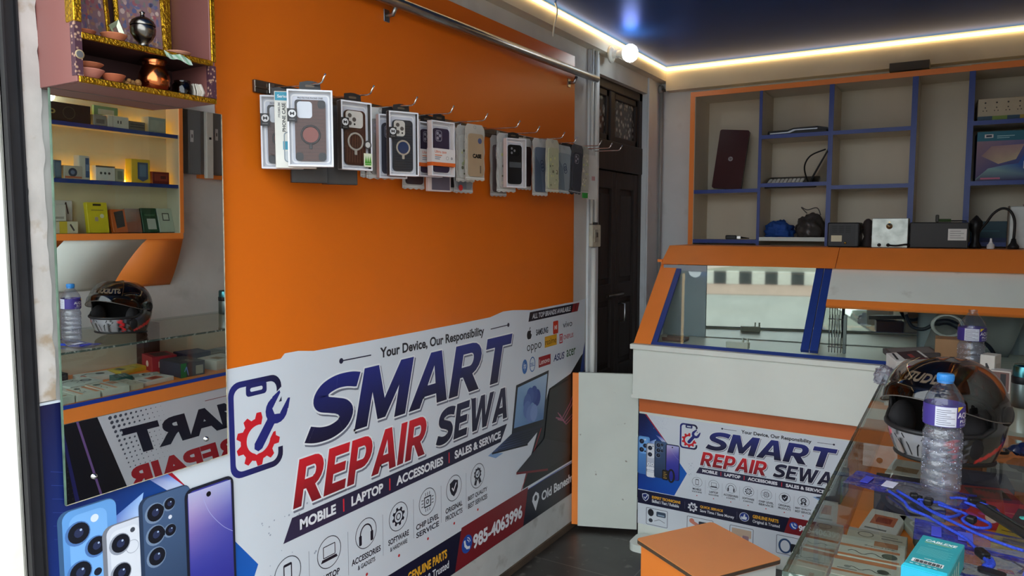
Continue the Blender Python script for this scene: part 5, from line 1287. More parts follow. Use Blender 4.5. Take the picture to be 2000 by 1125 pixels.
# ---------------------------------------------------------------- glass display counter along the other wall
ZG = .985
GC = thing('glass_counter', 'long glass topped display counter with orange and blue trim', 'counter', (1.69, 2.2, 0))
xa, xb, ya, yb = 1.43, XR - .003, 1.222, 3.262
mb = MB(); mb.box((xa + .006, ya, 0), (xb, yb, .748), WHITELAM); mb.build('base_cabinet', GC, True)
mb = MB(); mb.box((xa - .002, ya, .690), (xa + .006, yb, .750), ORTRIM); mb.box((xa, ya - .004, .690), (xb, ya, .750), ORTRIM); mb.build('orange_band', GC, True)
mb = MB(); mb.box((xa - .004, ya - .004, .750), (xa + .0009, yb, .766), mat('bright_blue_edging', (24, 60, 160), .35)); mb.box((xa + .0009, ya - .004, .750), (xb, ya - .0001, .766), mat('bright_blue_edging', None)); mb.build('blue_sill', GC, True)
mb = MB(); mb.box((xa + .001, ya, .748), (xb, yb, .766), ORTRIM); mb.build('orange_tray', GC, True)
for a, b in ((ya, 2.188), (2.192, yb)):
    mb = MB(); mb.box((xa + .001, a, .766), (xa + .006, b, ZG - .010), GLASS); mb.build('front_glass', GC, True)
mb = MB(); mb.box((xa + .007, ya, .766), (xb, ya + .005, ZG - .010), GLASS); mb.build('end_glass', GC, True)
mb = MB(); mb.box((xb - .010, ya + .006, .766), (xb, yb, ZG - .010), SHELFLAM); mb.build('back_panel', GC, True)
mb = MB(); mb.box((xb - .07, 2.27, .766), (xb - .011, 2.36, ZG - .010), mat('dark_brown_post', (74, 44, 38), .5)); mb.build('brown_post', GC, True)
mb = MB(); mb.poly([(xa - .003, ya - .008, ZG), (xb, ya - .008, ZG), (xb, yb, ZG), (xa - .003, yb, ZG)], GLASSTOP); mb.build('glass_top', GC, True)
ge = stain(mat('chipped_green_glass_edge', (66, 80, 72), .25, spec=.6, var=.3, vscale=60), (186, 196, 186), 60, .55, .65, .7)
mb = MB(); mb.box((xa - .0045, ya - .0095, ZG - .009), (xa - .003, yb, ZG - .0002), ge); mb.box((xa - .0045, ya - .0095, ZG - .009), (xb, ya - .008, ZG - .0002), ge); mb.build('glass_edge', GC, True)
mb = MB(); mb.box((xa - .0028, ya - .004, ZG - .008), (xa + .001, yb, ZG - .0012), mat('white_glazing_tape', (84, 88, 82), .5, var=.5, vscale=50)); mb.build('edge_tape', GC, True)

# banner on its front face (seen in the mirror)
FB = thing('glass_counter_banner', 'vinyl banner below the glass display, seen reversed in the wall mirror', 'banner', (xa, 2.2, .05))
p = Pr(lambda a, b, l: Vector((xa - .0024 - .00015 * l, a, b)))
p.rect(ya + .002, .05, yb - .002, .688, (212, 214, 222), 0); p.build('vinyl_sheet', FB)
p = Pr(lambda a, b, l: Vector((xa - .0024 - .00015 * l, a, b)))
p.poly([(ya + .002, .05), (1.98, .05), (1.745, .688), (ya + .002, .688)], (26, 26, 34), 1)
for i in range(26):
    for j in range(24):
        a = ya + .02 + i * .017; b = .08 + j * .024
        if a < 1.66 - (b - .3) * .2: p.circ(a, b, .004, (48, 48, 58), 2, n=6)
p.poly([(1.69, .05), (1.715, .05), (1.60, .688), (1.59, .688)], (40, 40, 100), 2); p.poly([(1.83, .05), (1.84, .05), (1.665, .688), (1.655, .688)], (120, 90, 150), 3)
p.rect(ya + .10, .10, ya + .35, .30, (34, 34, 46), 3); p.build('dark_wedge', FB)
p = Pr(lambda a, b, l: Vector((xa - .0024 - .00015 * l, a, b)))
for i in range(11):
    for j in range(12):
        a = 1.80 + i * .024 + j * .008; b = .672 - j * .022; r = .0085 * (1 - i / 12) * (1 - j / 18)
        if a > 1.765 + (.688 - b) * .37 and r > .001: p.circ(a, b, r, (74, 78, 92), 2, n=10)
p.build('dot_pattern', FB)
p = Pr(lambda a, b, l: Vector((xa - .0024 - .00015 * l, 2.70 - a, b)))   # reads from the far end to the near end
p.text('SMART', .0, .478, .85, .612, (24, 24, 46), 3, bold=.05, shear=.2); p.text('REPAIR', .22, .318, .82, .425, (170, 28, 42), 3, bold=.05, shear=.2); p.text('SEWA', -.3, .318, .12, .425, (30, 30, 50), 3, bold=.05, shear=.2)
p.line([(.05, .645), (.42, .645)], .003, (140, 60, 60), 3); p.build('headline', FB)

# ---- goods lying in the glass counter
ZTR = .7665
def flat(lab, x, y, w, d, h, rot, col, prints, name='earphone_box', cat='box'):
    return panel_box(name, lab, cat, (w, d, h), (x, y, ZTR), rot, col, prints, 'goods lying inside the glass counter')
OR = (206, 132, 92); W2 = (206, 208, 200)
def wave(y, a, b, amp=.006): return [(a + (b - a) * k / 14, y + amp * math.sin(k * 1.1)) for k in range(15)]
ZST = .028
flat('white earphone box with an orange stripe and cable drawing, nearest the front glass', 1.506, 1.72, .136, .10, .03, .04, (198, 198, 186), [('t', 'R', 0, .082, .125, .1, OR, 1), ('t', 'R', 0, .02, .125, .03, OR, 1), ('t', 'L', wave(.05, .03, .115), .0022, (40, 40, 42), 2), ('t', 'C', .03, .05, .007, (150, 150, 146), 3), ('t', 'C', .10, .055, .012, (70, 76, 70), 2), ('t', 'R', .01, .036, .05, .040, (120, 120, 116), 1)])
flat('white earphone box with orange ends lying behind the striped one', 1.506, 1.84, .136, .12, .03, .03, (204, 204, 192), [('t', 'R', 0, .10, .125, .12, (190, 192, 180), 1), ('t', 'R', .07, .085, .12, .115, (176, 120, 86), 2), ('t', 'R', 0, .055, .125, .068, OR, 1), ('t', 'R', 0, .0, .125, .012, OR, 1), ('t', 'L', wave(.03, .02, .12, .008), .0025, (44, 44, 46), 2), ('t', 'C', .105, .035, .016, (86, 96, 84), 3), ('t', 'T', 'Zoppod Link', .05, .075, .115, .083, (120, 120, 112), 2)])
flat('plain pale box with a ring drawn on the lid under the teal carton', 1.504, 1.615, .13, .09, .032, -.02, (186, 192, 180), [('t', 'R', .02, .05, .03, .07, (150, 100, 70), 1), ('t', 'O', .075, .05, .018, .002, (120, 124, 116), 1), ('t', 'R', .01, .02, .05, .024, (110, 112, 108), 1)])
flat('white camera style box by the near end glass', 1.50, 1.49, .11, .11, .05, .08, (208, 210, 204), [('t', 'L', wave(.05, .02, .09, .01), .003, (70, 74, 76), 1), ('t', 'C', .08, .08, .010, (90, 110, 140), 1), ('l', 'R', .01, .01, .05, .03, (120, 150, 180), 1)])
flat('low beige box with a printed ring, squeezed between two earphone boxes', 1.508, 1.938, .13, .066, .026, .02, (190, 182, 164), [('t', 'O', .04, .033, .018, .003, (120, 112, 100), 1), ('t', 'R', .075, .02, .12, .026, (130, 122, 110), 1), ('t', 'R', .075, .036, .11, .040, (130, 122, 110), 1)])
flat('grey white carton with an orange corner, beside the plain ring box', 1.655, 1.635, .125, .13, .03, .05, (194, 196, 186), [('t', 'P', [(0, 0), (.05, 0), (0, .05)], (206, 132, 92), 1), ('t', 'L', wave(.09, .02, .11), .0022, (60, 62, 60), 1), ('t', 'R', .06, .03, .11, .036, (130, 130, 124), 1)])
flat('large pale box with a white cable pictured on it', 1.665, 1.80, .13, .16, .03, -.12, (196, 202, 194), [('t', 'L', wave(.08, .02, .11, .012), .003, (90, 96, 92), 1), ('t', 'C', .06, .12, .024, (60, 64, 66), 1), ('t', 'C', .06, .12, .014, (150, 156, 160), 2), ('t', 'L', [(.08, .1), (.10, .06), (.09, .03)], .006, (40, 42, 44), 1)])
flat('white flat pack with black earbuds pictured, deep in the tray', 1.78, 1.95, .10, .15, .022, .2, (210, 210, 202), [('t', 'C', .05, .10, .02, (40, 42, 44), 1), ('t', 'L', [(.05, .09), (.07, .05), (.05, .02)], .008, (40, 42, 44), 1), ('t', 'R', .01, .01, .04, .03, (200, 90, 60), 1)])
flat('yellow flat pack lying between white boxes in the tray', 1.80, 2.13, .09, .16, .02, -.15, (206, 180, 50), [('t', 'R', .02, .02, .07, .05, (60, 60, 50), 1), ('t', 'R', .01, .10, .06, .106, (90, 80, 40), 1)])
flat('dark green small box lying between the white packs', 1.63, 1.985, .085, .07, .03, .2, (40, 84, 80), [('t', 'R', .01, .03, .07, .035, (140, 170, 166), 1), ('t', 'R', .01, .045, .05, .05, (140, 170, 166), 1)])
flat('red cube shaped speaker box with dark lid', 1.74, 2.26, .13, .12, .075, .25, (166, 40, 52), [('t', 'R', .02, .02, .11, .10, (70, 52, 54), 1), ('l', 'C', .03, .035, .014, (220, 200, 190), 1), ('l', 'R', .07, .02, .09, .05, (220, 180, 170), 1), ('f', 'C', .06, .035, .016, (220, 190, 180), 1)])
flat('black gadget box lettered in pale letters under the blue pouch', 1.56, 2.255, .17, .13, .07, .05, (48, 48, 66), [('t', 'T', 'WPI', .02, .05, .075, .085, (150, 150, 140), 1), ('t', 'R', .02, .03, .12, .036, (90, 90, 96), 1), ('l', 'R', .01, .008, .05, .05, (150, 150, 140), 1), ('l', 'L', [(.09, .01), (.10, .05), (.11, .03)], .005, (120, 150, 220), 1), ('l', 'R', .10, .0, .13, .07, (40, 120, 70), 0)])
flat('white and red flat phone accessory pack by the front sill', 1.512, 2.06, .085, .17, .02, -.1, (214, 210, 204), [('t', 'R', .015, .06, .07, .13, (196, 110, 80), 1), ('t', 'R', .025, .075, .06, .115, (150, 60, 44), 2), ('t', 'R', .01, .02, .06, .03, (120, 120, 120), 1)])
flat('clear cased cable pack with white coil, in the middle of the tray', 1.60, 2.09, .08, .12, .02, .35, (170, 172, 162), [('t', 'O', .04, .06, .03, .006, (222, 222, 214), 1), ('t', 'O', .04, .06, .018, .004, (70, 72, 70), 1)])
flat('dark blue adapter box deep in the tray by the brown post', 1.74, 2.45, .12, .14, .06, .1, (52, 54, 84), [('t', 'R', .02, .03, .10, .11, (70, 72, 104), 1), ('f', 'R', .02, .01, .08, .04, (140, 146, 170), 1)])
flat('pale carton with a brown label far along the tray', 1.56, 2.47, .13, .16, .05, -.1, (196, 196, 188), [('t', 'R', .02, .03, .08, .08, (150, 120, 90), 1), ('l', 'R', .02, .01, .10, .04, (160, 164, 170), 1)])
flat('brown printed box at the far end of the tray', 1.65, 2.72, .16, .14, .05, .15, (120, 74, 52), [('t', 'R', .02, .02, .14, .05, (190, 150, 110), 1), ('t', 'R', .03, .07, .10, .11, (90, 50, 40), 1)])
flat('silver grey flat box under the helmet', 1.80, 2.66, .10, .18, .03, -.05, (150, 152, 150), [('t', 'R', .01, .02, .09, .10, (110, 112, 116), 1)])
flat('black pouch box beside the yellow pack', 1.86, 1.78, .09, .14, .04, .0, (52, 50, 58), [('t', 'R', .01, .02, .08, .06, (120, 100, 120), 1)])

# ---------------------------------------------------------------- helmet
HC = Vector((1.640, 2.00, ZG)); HR = math.radians(245)     # the way the face looks
HM = thing('motorcycle_helmet', 'black full face motorcycle helmet with smoked visor raised on the glass counter', 'helmet', HC, (0, 0, HR))
def shell_r(th, zz):
    """radius of the shell at azimuth th (0 = face) and height zz 0..1"""
    a, b = .148, .120
    fx = a * (1 + (.06 * math.cos(th) if zz < .45 else 0))
    r = (fx * b) / math.sqrt((b * math.cos(th)) ** 2 + (fx * math.sin(th)) ** 2)
    if zz > .45: k = math.sqrt(max(0.0, 1 - ((zz - .45) / .55) ** 2.3))
    else:
        k = 1 - .20 * ((.45 - zz) / .45) ** 1.7
        k += .10 * math.cos(th) * max(0, math.cos(th)) * (1 - abs(zz - .2) / .3) * .5 if zz < .5 else 0
    return r * k
HH = .236
def hp(th, zz, off=0.0):
    r = shell_r(th, zz) + off
    x = r * math.cos(th) - .012 * zz; y = r * math.sin(th)
    z = zz * HH + .012 * math.cos(th) * (1 - zz) * 1.0 + (off * .6 if zz > .8 else 0)
    return Vector((x, y, z + .014))
NT, NZ = 96, 44
def open_at(th, zz):
    t_ = abs(math.atan2(math.sin(th), math.cos(th)))
    if t_ > 1.30: return False
    lo = .315 + .02 * (t_ / 1.3) ** 2; hi = .735 - .16 * (t_ / 1.3) ** 3
    if t_ > 1.0:
        k = (t_ - 1.0) / .30; lo += k * .08; hi -= k * .08
    return lo < zz < hi
def hcol(th, zz):
    t_ = abs(math.atan2(math.sin(th), math.cos(th)))
    n = math.sin(th * 23 + zz * 41) + math.sin(th * 37 - zz * 29 + 1.7) + .6 * math.sin(th * 61 + zz * 77)
    if zz < .31 and t_ < .40 and .03 < zz: 
        return (140, 140, 142) if abs(t_ - .16 - zz * .3) > .03 else (40, 40, 42)
    if zz < .32 and .40 <= t_ < .86:
        if abs(t_ - .50 - (.28 - zz) * .5 + .05 * math.sin(zz * 60)) < .055 and n > -.9: return (214, 40, 44)
        if n > .5: return (96, 100, 106)
        return (30, 30, 33)
    if 1.0 < t_ < 2.2 and abs(zz - .05 - (t_ - 1.0) * .20) < .018 + .035 * (t_ - 1.0): return (206, 44, 46)
    if zz > .70 and .9 < t_ < 2.4 and n > .8: return (88, 32, 34)
    if zz > .8 and n > 1.2: return (70, 34, 36)
    return (34, 34, 38)
vs = []; cs = []
for j in range(NZ + 1):
    zz = .0 + j / NZ
    for i in range(NT):
        th = 2 * PI * i / NT - PI
        vs.append(hp(th, min(zz, .9995))); cs.append(hcol(th, zz))
fs = []; rim = []
for j in range(NZ):
    for i in range(NT):
        th = 2 * PI * (i + .5) / NT - PI; zz = (j + .5) / NZ
        if open_at(th, zz): continue
        a = j * NT + i; b = j * NT + (i + 1) % NT
        fs.append((a, b, b + NT, a + NT))
mb = MB(); mb.add(vs, fs, mat('helmet_paint', None, rough=.16, var=.02, coat=.6), cs, True); hs = mb.build('shell', HM)
md = hs.modifiers.new('thick', 'SOLIDIFY'); md.thickness = .006; md.offset = -1
# lining
vs = []; fs = []
for j in range(25):
    zz = .03 + .93 * j / 24
    for i in range(48):
        th = 2 * PI * i / 48; vs.append(hp(th, zz, -.016 - .004 * math.sin(th * 6)))
for j in range(24):
    for i in range(48):
        th = 2 * PI * (i + .5) / 48; zz = .03 + .93 * (j + .5) / 24
        if open_at(th, zz) or open_at(th, zz + .03) or open_at(th, zz - .03): continue
        a = j * 48 + i; b = j * 48 + (i + 1) % 48; fs.append((a, b, b + 24 * 0 + 48, a + 48))
mb = MB(); mb.add(vs, fs, mat('black_foam_lining', (26, 25, 27), .9, var=.2, vscale=30), None, True)
mb.build('lining', HM)
for sg in (-1, 1):   # cheek pads
    mb = MB(); mb.ball((.045, sg * .082, .085), .05, mat('black_foam_lining', None), n=20, scale=(.9, .5, 1.1)); mb.build('cheek_pad', HM)
P = []
T1 = [k / 30 * 1.26 for k in range(-30, 31)]
def lo_(t): t = abs(t); return .315 + .02 * (t / 1.3) ** 2 + (max(0, t - 1.0) / .3) * .08
def hi_(t): t = abs(t); return .735 - .16 * (t / 1.3) ** 3 - (max(0, t - 1.0) / .3) * .08
P = [hp(t, lo_(t), .001) for t in T1] + [hp(t, hi_(t), .001) for t in reversed(T1)]
mb = MB(); mb.tube(P, .0058, mat('black_rubber', (24, 24, 25), .55, var=.05), n=8, closed=True); mb.build('eye_port_seal', HM)
mb = MB(); mb.tube([hp(2 * PI * k / 60, .012, .0) for k in range(60)], .005, mat('black_rubber', None), n=8, closed=True); mb.build('bottom_trim', HM)
# chin vents
mb = MB(); q = Pr(lambda a, b, l: hp(a, b, .0012 + .0002 * l), PLA, mb)
for sg in (-1, 1):
    q.line([(sg * .05, .06), (sg * .07, .16), (sg * .16, .27)], .018, (26, 26, 28), 1); q.line([(sg * .16, .05), (sg * .2, .15), (sg * .32, .24)], .014, (26, 26, 28), 1)
mb.build('chin_vents', hs)
# visor, swung up about the side pivots
SM = glass_mat('smoked_visor', (172, 164, 158), 1.3, ior=1.55)
vs = []; fs = []; nI, nJ = 40, 14
ca, sa = math.cos(-.46), math.sin(-.46); PV = Vector((-.012, 0, .132))
for j in range(nJ + 1):
    for i in range(nI + 1):
        th = -1.62 + 3.24 * i / nI; t_ = abs(th) / 1.62
        lo = .30 + .16 * t_ ** 3; hi = .80 - .22 * t_ ** 2.2
        zz = lo + (hi - lo) * j / nJ
        p_ = hp(th, zz, .012) - PV
        x_ = p_.x * ca + p_.z * sa; z_ = -p_.x * sa + p_.z * ca
        q_ = Vector((x_, p_.y * 1.02, z_)) + PV
        # keep clear of the crown
        c_ = q_ - Vector((-.012, 0, .118))
        vs.append(q_)
for j in range(nJ):
    for i in range(nI):
        a = j * (nI + 1) + i; fs.append((a, a + 1, a + nI + 2, a + nI + 1))
mb = MB(); mb.add(vs, fs, SM, None, True); vz_ = mb.build('visor', HM)
mb = MB(); mb.tube([vs[i] for i in range(nI + 1)], .0016, mat('visor_edge', (90, 86, 82), .2), n=6); mb.build('visor_rim', vz_)
mb = MB(); mb.tube([hp(-.66 + .01 * k, .985 - .021 * k, .0035) for k in range(12)], .0013, METC, (226, 176, 96), n=6); mb.build('gold_pinstripe', hs)
for sg in (-1, 1):
    mb = MB(); mb.lathe([(0, 0), (.022, 0), (.022, .006), (.016, .010), (.006, .011), (0, .011)], PLA, (30, 30, 32), n=24, M=Matrix.Translation(PV + Vector((-.01, sg * .118, 0))) @ Matrix.Rotation(-sg * PI / 2, 4, 'X')); mb.build('visor_pivot', vz_)
# name across the brow
mb = MB(); v_, f_, _ = text2d('STUDDS', .04, .2, 1.0)
P_ = []
for a, b in v_:
    th = -.50 + 1.0 * a * .92; P_.append(hp(th, .79 + .080 * b, .0030))
mb.add(P_, f_, PLA, (236, 230, 208)); mb.build('brow_lettering', hs)
mb = MB(); mb.tube([hp(-1.25 + .05 * k, .775 + .02 * math.sin(k * .2), .004) for k in range(14)], .0012, METC, (210, 170, 90), n=6); mb.build('side_pinstripe', hs)
mb = MB(); mb.tube([(-.13, .03, .03), (-.155, .045, .008), (-.18, .06, .004), (-.20, .05, .006)], .004, PLA, (40, 40, 42), smooth_path=5); mb.box((-.21, .042, .002), (-.196, .06, .010), METC, (150, 150, 150), bev=.002); mb.build('chin_strap', HM)

# ---------------------------------------------------------------- water bottles
PET = glass_mat('clear_bottle_plastic', (236, 240, 246), 1.5, ior=1.5, haze=.02, hazecol=(226, 230, 244), bump=.35, bscale=55)
PETC = glass_mat('dew_speckled_plastic', (232, 236, 246), 2.6, ior=1.5, rough=.04, haze=.07, hazecol=(228, 232, 246), bump=.4, bscale=90)
def bottle(lab, loc, rot, cap=True, top=.0, s=1.0):
    o = thing('water_bottle', lab, 'bottle', loc, rot, 'clear water bottles on the glass counter')
    R0 = .040 * s
    prof = [(0, .006), (.018 * s, .004), (.030 * s, 0), (.037 * s, .004), (R0, .012)]
    z = .02
    for k in range(5):
        z0 = .022 + k * .0215
        prof += [(R0, z0), (R0 * .985, z0 + .007), (R0 * .945, z0 + .010), (R0 * .985, z0 + .013), (R0, z0 + .0165)]
    prof += [(R0 * .99, .134), (R0 * .90, .142), (R0 * .88, .146), (R0 * .95, .150), (R0 * 1.0, .154)]
    mb = MB(); mb.lathe(prof, PETC, n=40); mb.build('lower_body', o)
    mb = MB(); R = random.Random(5)
    for k in range(110):
        a = R.uniform(0, 2 * PI); z_ = R.uniform(.012, .15); r_ = R.uniform(.0005, .0013)
        rr_ = R0 * (.985 if z_ < .135 else .86) - .001
        mb.ball((rr_ * math.cos(a), rr_ * math.sin(a), z_), r_, mat('water_droplet', (236, 240, 248), .05, var=0), n=8)
    q_ = mb.build('droplets', o); q_['kind'] = 'stuff'
    up = [(R0, .154), (R0, .196), (R0 * .99, .202), (R0 * .90, .214), (R0 * .70, .228), (R0 * .48, .240), (.0145, .247), (.0135, .250), (.0135, .262)]
    mb = MB(); mb.lathe(up, PET, n=40); ub_ = mb.build('upper_body', o)
    L_ = [(R0 + .0005, .153), (R0 + .0008, .160), (R0 + .0008, .192), (R0 + .0005, .199)]
    mb = MB(); mb.lathe(L_, CARD, (62, 48, 132), n=40)
    def TL(a, b, l): r = R0 + .0012 + .0002 * l; return Vector((r * math.cos(a), r * math.sin(a), b))
    q = Pr(TL, CARD, mb)
    def patch(a0, a1, b0, b1, col, l):
        n = 8
        for k in range(n): q.rect(a0 + (a1 - a0) * k / n, b0, a0 + (a1 - a0) * (k + 1) / n, b1, col, l)
    for sh in (0, PI):
        patch(-2.25 + sh, -1.22 + sh, .1545, .1975, (206, 210, 222), 0)
        for k in range(8): patch(-2.18 + sh, -1.3 + sh - .2 * (k % 3), .1585 + k * .0045, .1598 + k * .0045, (110, 112, 130), 1)
        q.poly([(-1.16 + sh, .1985), (-.80 + sh, .1985), (-1.16 + sh, .187)], (220, 196, 50), 2)
        q.text('AQUA', -1.16 + sh, .172, -.05 + sh, .186, (224, 226, 234), 2, bold=.02); q.text('PLUS', -1.0 + sh, .163, -.3 + sh, .170, (224, 226, 234), 2, bold=.02)
        q.text('Drinking Water', -1.0 + sh, .1555, -.1 + sh, .1605, (200, 204, 224), 2, bold=.01)
    mb.build('label', o)
    mb = MB(); mb.lathe([(.0135, .246), (.0165, .246), (.0165, .249), (.0135, .249)], PET, n=24)
    for k in range(3): mb.lathe([(.0138, .2525 + k * .003), (.0148, .2535 + k * .003), (.0138, .2545 + k * .003)], PET, n=24)
    mb.build('neck_ring', ub_)
    if cap:
        mb = MB(); n = 48
        prof2 = [(.0158, .2445), (.0162, .2465), (.0158, .2485), (.0158, .2488), (.0166, .2495), (.0166, .262), (.0155, .2645), (0, .2648)]
        mb.lathe(prof2, mat('blue_cap', (52, 140, 214), .35, var=.03), n=40)
        for k in range(30):
            a = 2 * PI * k / 30; mb.box((-.0004, .0163, .2505), (.0004, .0171, .2615), mat('blue_cap', None), M=Matrix.Rotation(a, 4, 'Z'))
        mb.build('cap', o)
    return o
bottle('blue capped clear water bottle with purple label before the helmet', (1.636, 1.768, ZG + .0005), .28).scale = (.95, .95, .95)
bottle('uncapped clear water bottle with purple label behind the helmet', (1.700, 3.095, ZG + .0005), .15, cap=False, s=1.1)

# ---------------------------------------------------------------- pouches, lanyards and small things on the glass
POU = glass_mat('blue_vinyl_pouch', (120, 124, 200), 1.2, haze=.42, hazecol=(66, 70, 172), bump=.5, bscale=26)
CLR = glass_mat('crinkled_clear_vinyl', (222, 222, 232), 1.8, haze=.10, hazecol=(200, 200, 220), bump=1.0, bscale=34)
def pouch(lab, loc, rot, w, h, labelcol, seed, grp='blue waterproof phone pouches'):
    o = thing('phone_pouch', lab, 'pouch', loc, rot, grp); R = random.Random(seed)
    mb = MB(); G = []; nx, ny = 10, 14
    for i in range(nx + 1):
        for j in range(ny + 1):
            G.append((-w / 2 + w * i / nx, h * j / ny, .0022 + .0016 * math.sin(i * 1.3 + seed) * math.sin(j * .9 + seed) + R.uniform(0, .001)))
    def cell(f): return [(i * (ny + 1) + j, (i + 1) * (ny + 1) + j, (i + 1) * (ny + 1) + j + 1, i * (ny + 1) + j + 1) for i in range(nx) for j in range(ny) if f(i, j)]
    edge = lambda i, j: j < 5 or i == 0 or i == nx - 1 or j == ny - 1
    mb.add(G, cell(edge), POU, None, True); mb.build('blue_border', o)
    mb = MB(); mb.add(G, cell(lambda i, j: not edge(i, j)), CLR, None, True); mb.build('clear_window', o)
    mb = MB(); mb.box((-w * .22, h * .12, .004), (w * .22, h * .19, .0055), PLA, (64, 72, 190), bev=.0005); mb.build('closing_clip', o)
    mb = MB(); mb.box((-w * .20, h * .30, .0045), (w * .20, h * .40, .0052), CARD, labelcol); mb.build('white_label', o)
    return o
pouch('blue vinyl phone pouch with a white label lying beside the bottle foot', (1.462, 1.752, ZG + .001), -PI / 2 - .18, .105, .235, (206, 208, 226), 1)
pouch('blue vinyl phone pouch spread under the lanyards by the black stick', (1.60, 1.505, ZG + .001), -PI / 2 + .02, .105, .23, (80, 92, 200), 2)
pouch('crinkled blue vinyl phone pouch at the counter rim, below the teal carton', (1.845, 1.375, ZG + .001), PI / 2 - .15, .125, .22, (90, 104, 206), 4)
CORD = mat('braided_blue_cord', (36, 66, 190), .6, var=.35, vscale=350, bump=.6, bscale=400)
def lanyard(lab, pts, clips, r=.0029):
    o = thing('lanyard', lab, 'lanyard', (pts[0][0], pts[0][1], ZG), 0, 'blue cord lanyards')
    mb = MB(); mb.tube([(a, b, ZG + .006 + c) for a, b, c in pts], r, CORD, n=8, smooth_path=7); mb.build('cord', o, True)
    for x, y, rz, l in clips:
        mb = MB(); Mx = Matrix.Translation((x, y, ZG + .010)) @ Matrix.Rotation(rz, 4, 'Z')
        mb.box((-l / 2, -.008, -.006), (l / 2, .008, .008), PLA, (24, 24, 26), bev=.004, M=Mx, seg=2); mb.tube([(l / 2 - .002, 0, 0), (l / 2 + .007, 0, 0)], .004, PLA, (24, 24, 26), M=Mx); mb.build('cord_clip', o, True)
    return o
lanyard('blue cord lanyard with a dark toggle, looping from the bottle foot pouch', [(1.588, 1.668, 0), (1.604, 1.662, .002), (1.622, 1.655, .004), (1.640, 1.662, .002), (1.662, 1.640, 0), (1.672, 1.615, .003), (1.652, 1.575, .006), (1.630, 1.595, .004), (1.612, 1.622, .002), (1.605, 1.65, .003)], [(1.592, 1.668, 0.2, .016), (1.618, 1.652, 1.4, .022)])
lanyard('blue cord lanyard with a round black stopper near the black stick', [(1.636, 1.648, .003), (1.66, 1.632, .004), (1.684, 1.612, .004), (1.676, 1.580, .004), (1.695, 1.555, .003), (1.717, 1.566, .003), (1.718, 1.590, .003), (1.698, 1.610, .003)], [(1.690, 1.588, 1.2, .018)])
lanyard('blue cord lanyard bunched at the tip of the black stick', [(1.655, 1.705, .002), (1.675, 1.712, .003), (1.70, 1.700, .004), (1.722, 1.690, .003), (1.735, 1.665, .003), (1.72, 1.655, .003), (1.70, 1.675, .003), (1.68, 1.69, .003)], [(1.697, 1.702, .3, .024), (1.722, 1.668, 1.0, .016)])
lanyard('long blue cord lanyard running past the teal carton to a black clasp', [(1.545, 1.690, .0), (1.575, 1.640, .001), (1.588, 1.598, .002), (1.620, 1.565, .004), (1.648, 1.525, .005), (1.68, 1.488, .004), (1.692, 1.460, .003), (1.700, 1.432, .003)], [(1.704, 1.428, -1.1, .026)])
lanyard('long blue cord lanyard lying alongside, ending in a loop', [(1.560, 1.695, .002), (1.60, 1.640, .002), (1.628, 1.594, .004), (1.665, 1.550, .006), (1.70, 1.520, .004), (1.738, 1.495, .003), (1.765, 1.485, .002)], [])
o = thing('phone_strap_end', 'short blue strap with a flat black clasp by the teal carton', 'strap', (1.70, 1.38, ZG), 0); mb = MB()
mb.tube([(1.708, 1.418, ZG + .008), (1.712, 1.40, ZG + .007), (1.706, 1.385, ZG + .006)], .0045, CORD, n=8, smooth_path=5); mb.tube([(1.716, 1.418, ZG + .008), (1.718, 1.40, ZG + .007), (1.712, 1.385, ZG + .006)], .0045, CORD, n=8, smooth_path=5); mb.build('cord', o, True)
mb = MB(); mb.prism([(a, b, 0) for a, b in rr(-.020, -.010, .020, .010, .009)], (0, 0, .005), PLA, (26, 26, 30), M=Matrix.Translation((1.716, 1.372, ZG + .002)) @ Matrix.Rotation(-.3, 4, 'Z')); mb.build('clasp', o, True)
o = thing('selfie_stick', 'black folded stick lying across the lanyards at the counter rim', 'stick', (1.70, 1.66, ZG), 0); mb = MB()
a = Vector((1.703, 1.664, ZG + .016)); b = Vector((1.84, 1.44, ZG + .014)); mb.tube([a, a + (b - a) * .1, a + (b - a) * .5, b], [.006, .0095, .010, .011], PLA, (36, 35, 33), n=12); mb.build('shaft', o, True)
mb = MB(); d_ = (b - a).normalized(); u_ = Vector((.0, .0, .011)); s_ = Vector((-d_.y, d_.x, 0)) * .004; mb.tube([a + d_ * .03 + u_ - s_, b + u_ - s_], .0026, METC, (120, 130, 122), n=6); mb.build('metal_groove', o, True)
# teal carton
tc_ = o = panel_box('cable_carton', 'small teal carton lettered in white lying by the lanyards', 'box', (.068, .165, .045), (1.636, 1.305, ZG + .0005), -.155, (40, 148, 156),
    [('t', 'T', 'CABLEXE', .010, .136, .060, .147, (222, 236, 232), 1, .03, .2), ('t', 'R', .010, .130, .054, .1325, (150, 180, 120), 1), ('t', 'R', .018, .116, .05, .1175, (110, 190, 190), 1),
     ('t', 'R', .008, .030, .056, .046, (216, 224, 222), 1), ('t', 'T', 'MADE IN', .024, .053, .040, .057, (200, 226, 224), 1)]
    + [('t', 'R', .012 + .0021 * k, .031, .0132 + .0021 * k + (.0006 if k % 3 else 0), .043, (30, 40, 44), 2) for k in range(20)]
    + [('t', 'R', .008, .070 + k * .0055, .060 - .006 * (k % 2), .0715 + k * .0055, (110, 190, 190), 1) for k in range(7)]
    + [('t', 'R', .008 + .009 * k, .021, .013 + .009 * k, .0235, (200, 226, 224), 1) for k in range(5)] + [('r', 'R', .02 + .02 * k, .008, .03 + .02 * k, .034, (150, 190, 180), 1) for k in range(5)])
mb = MB(); mb.box((-.034, -.0845, .0), (.034, -.0825, .045), CARD, (30, 160, 190)); mb.prism([(-.034, -.0826, .045), (.034, -.0826, .045), (.032, -.0700, .0462), (-.032, -.0700, .0462)], (0, 0, .0008), CARD, (44, 190, 214)); mb.build('end_flap', o); o.scale = (.90, .90, .90)
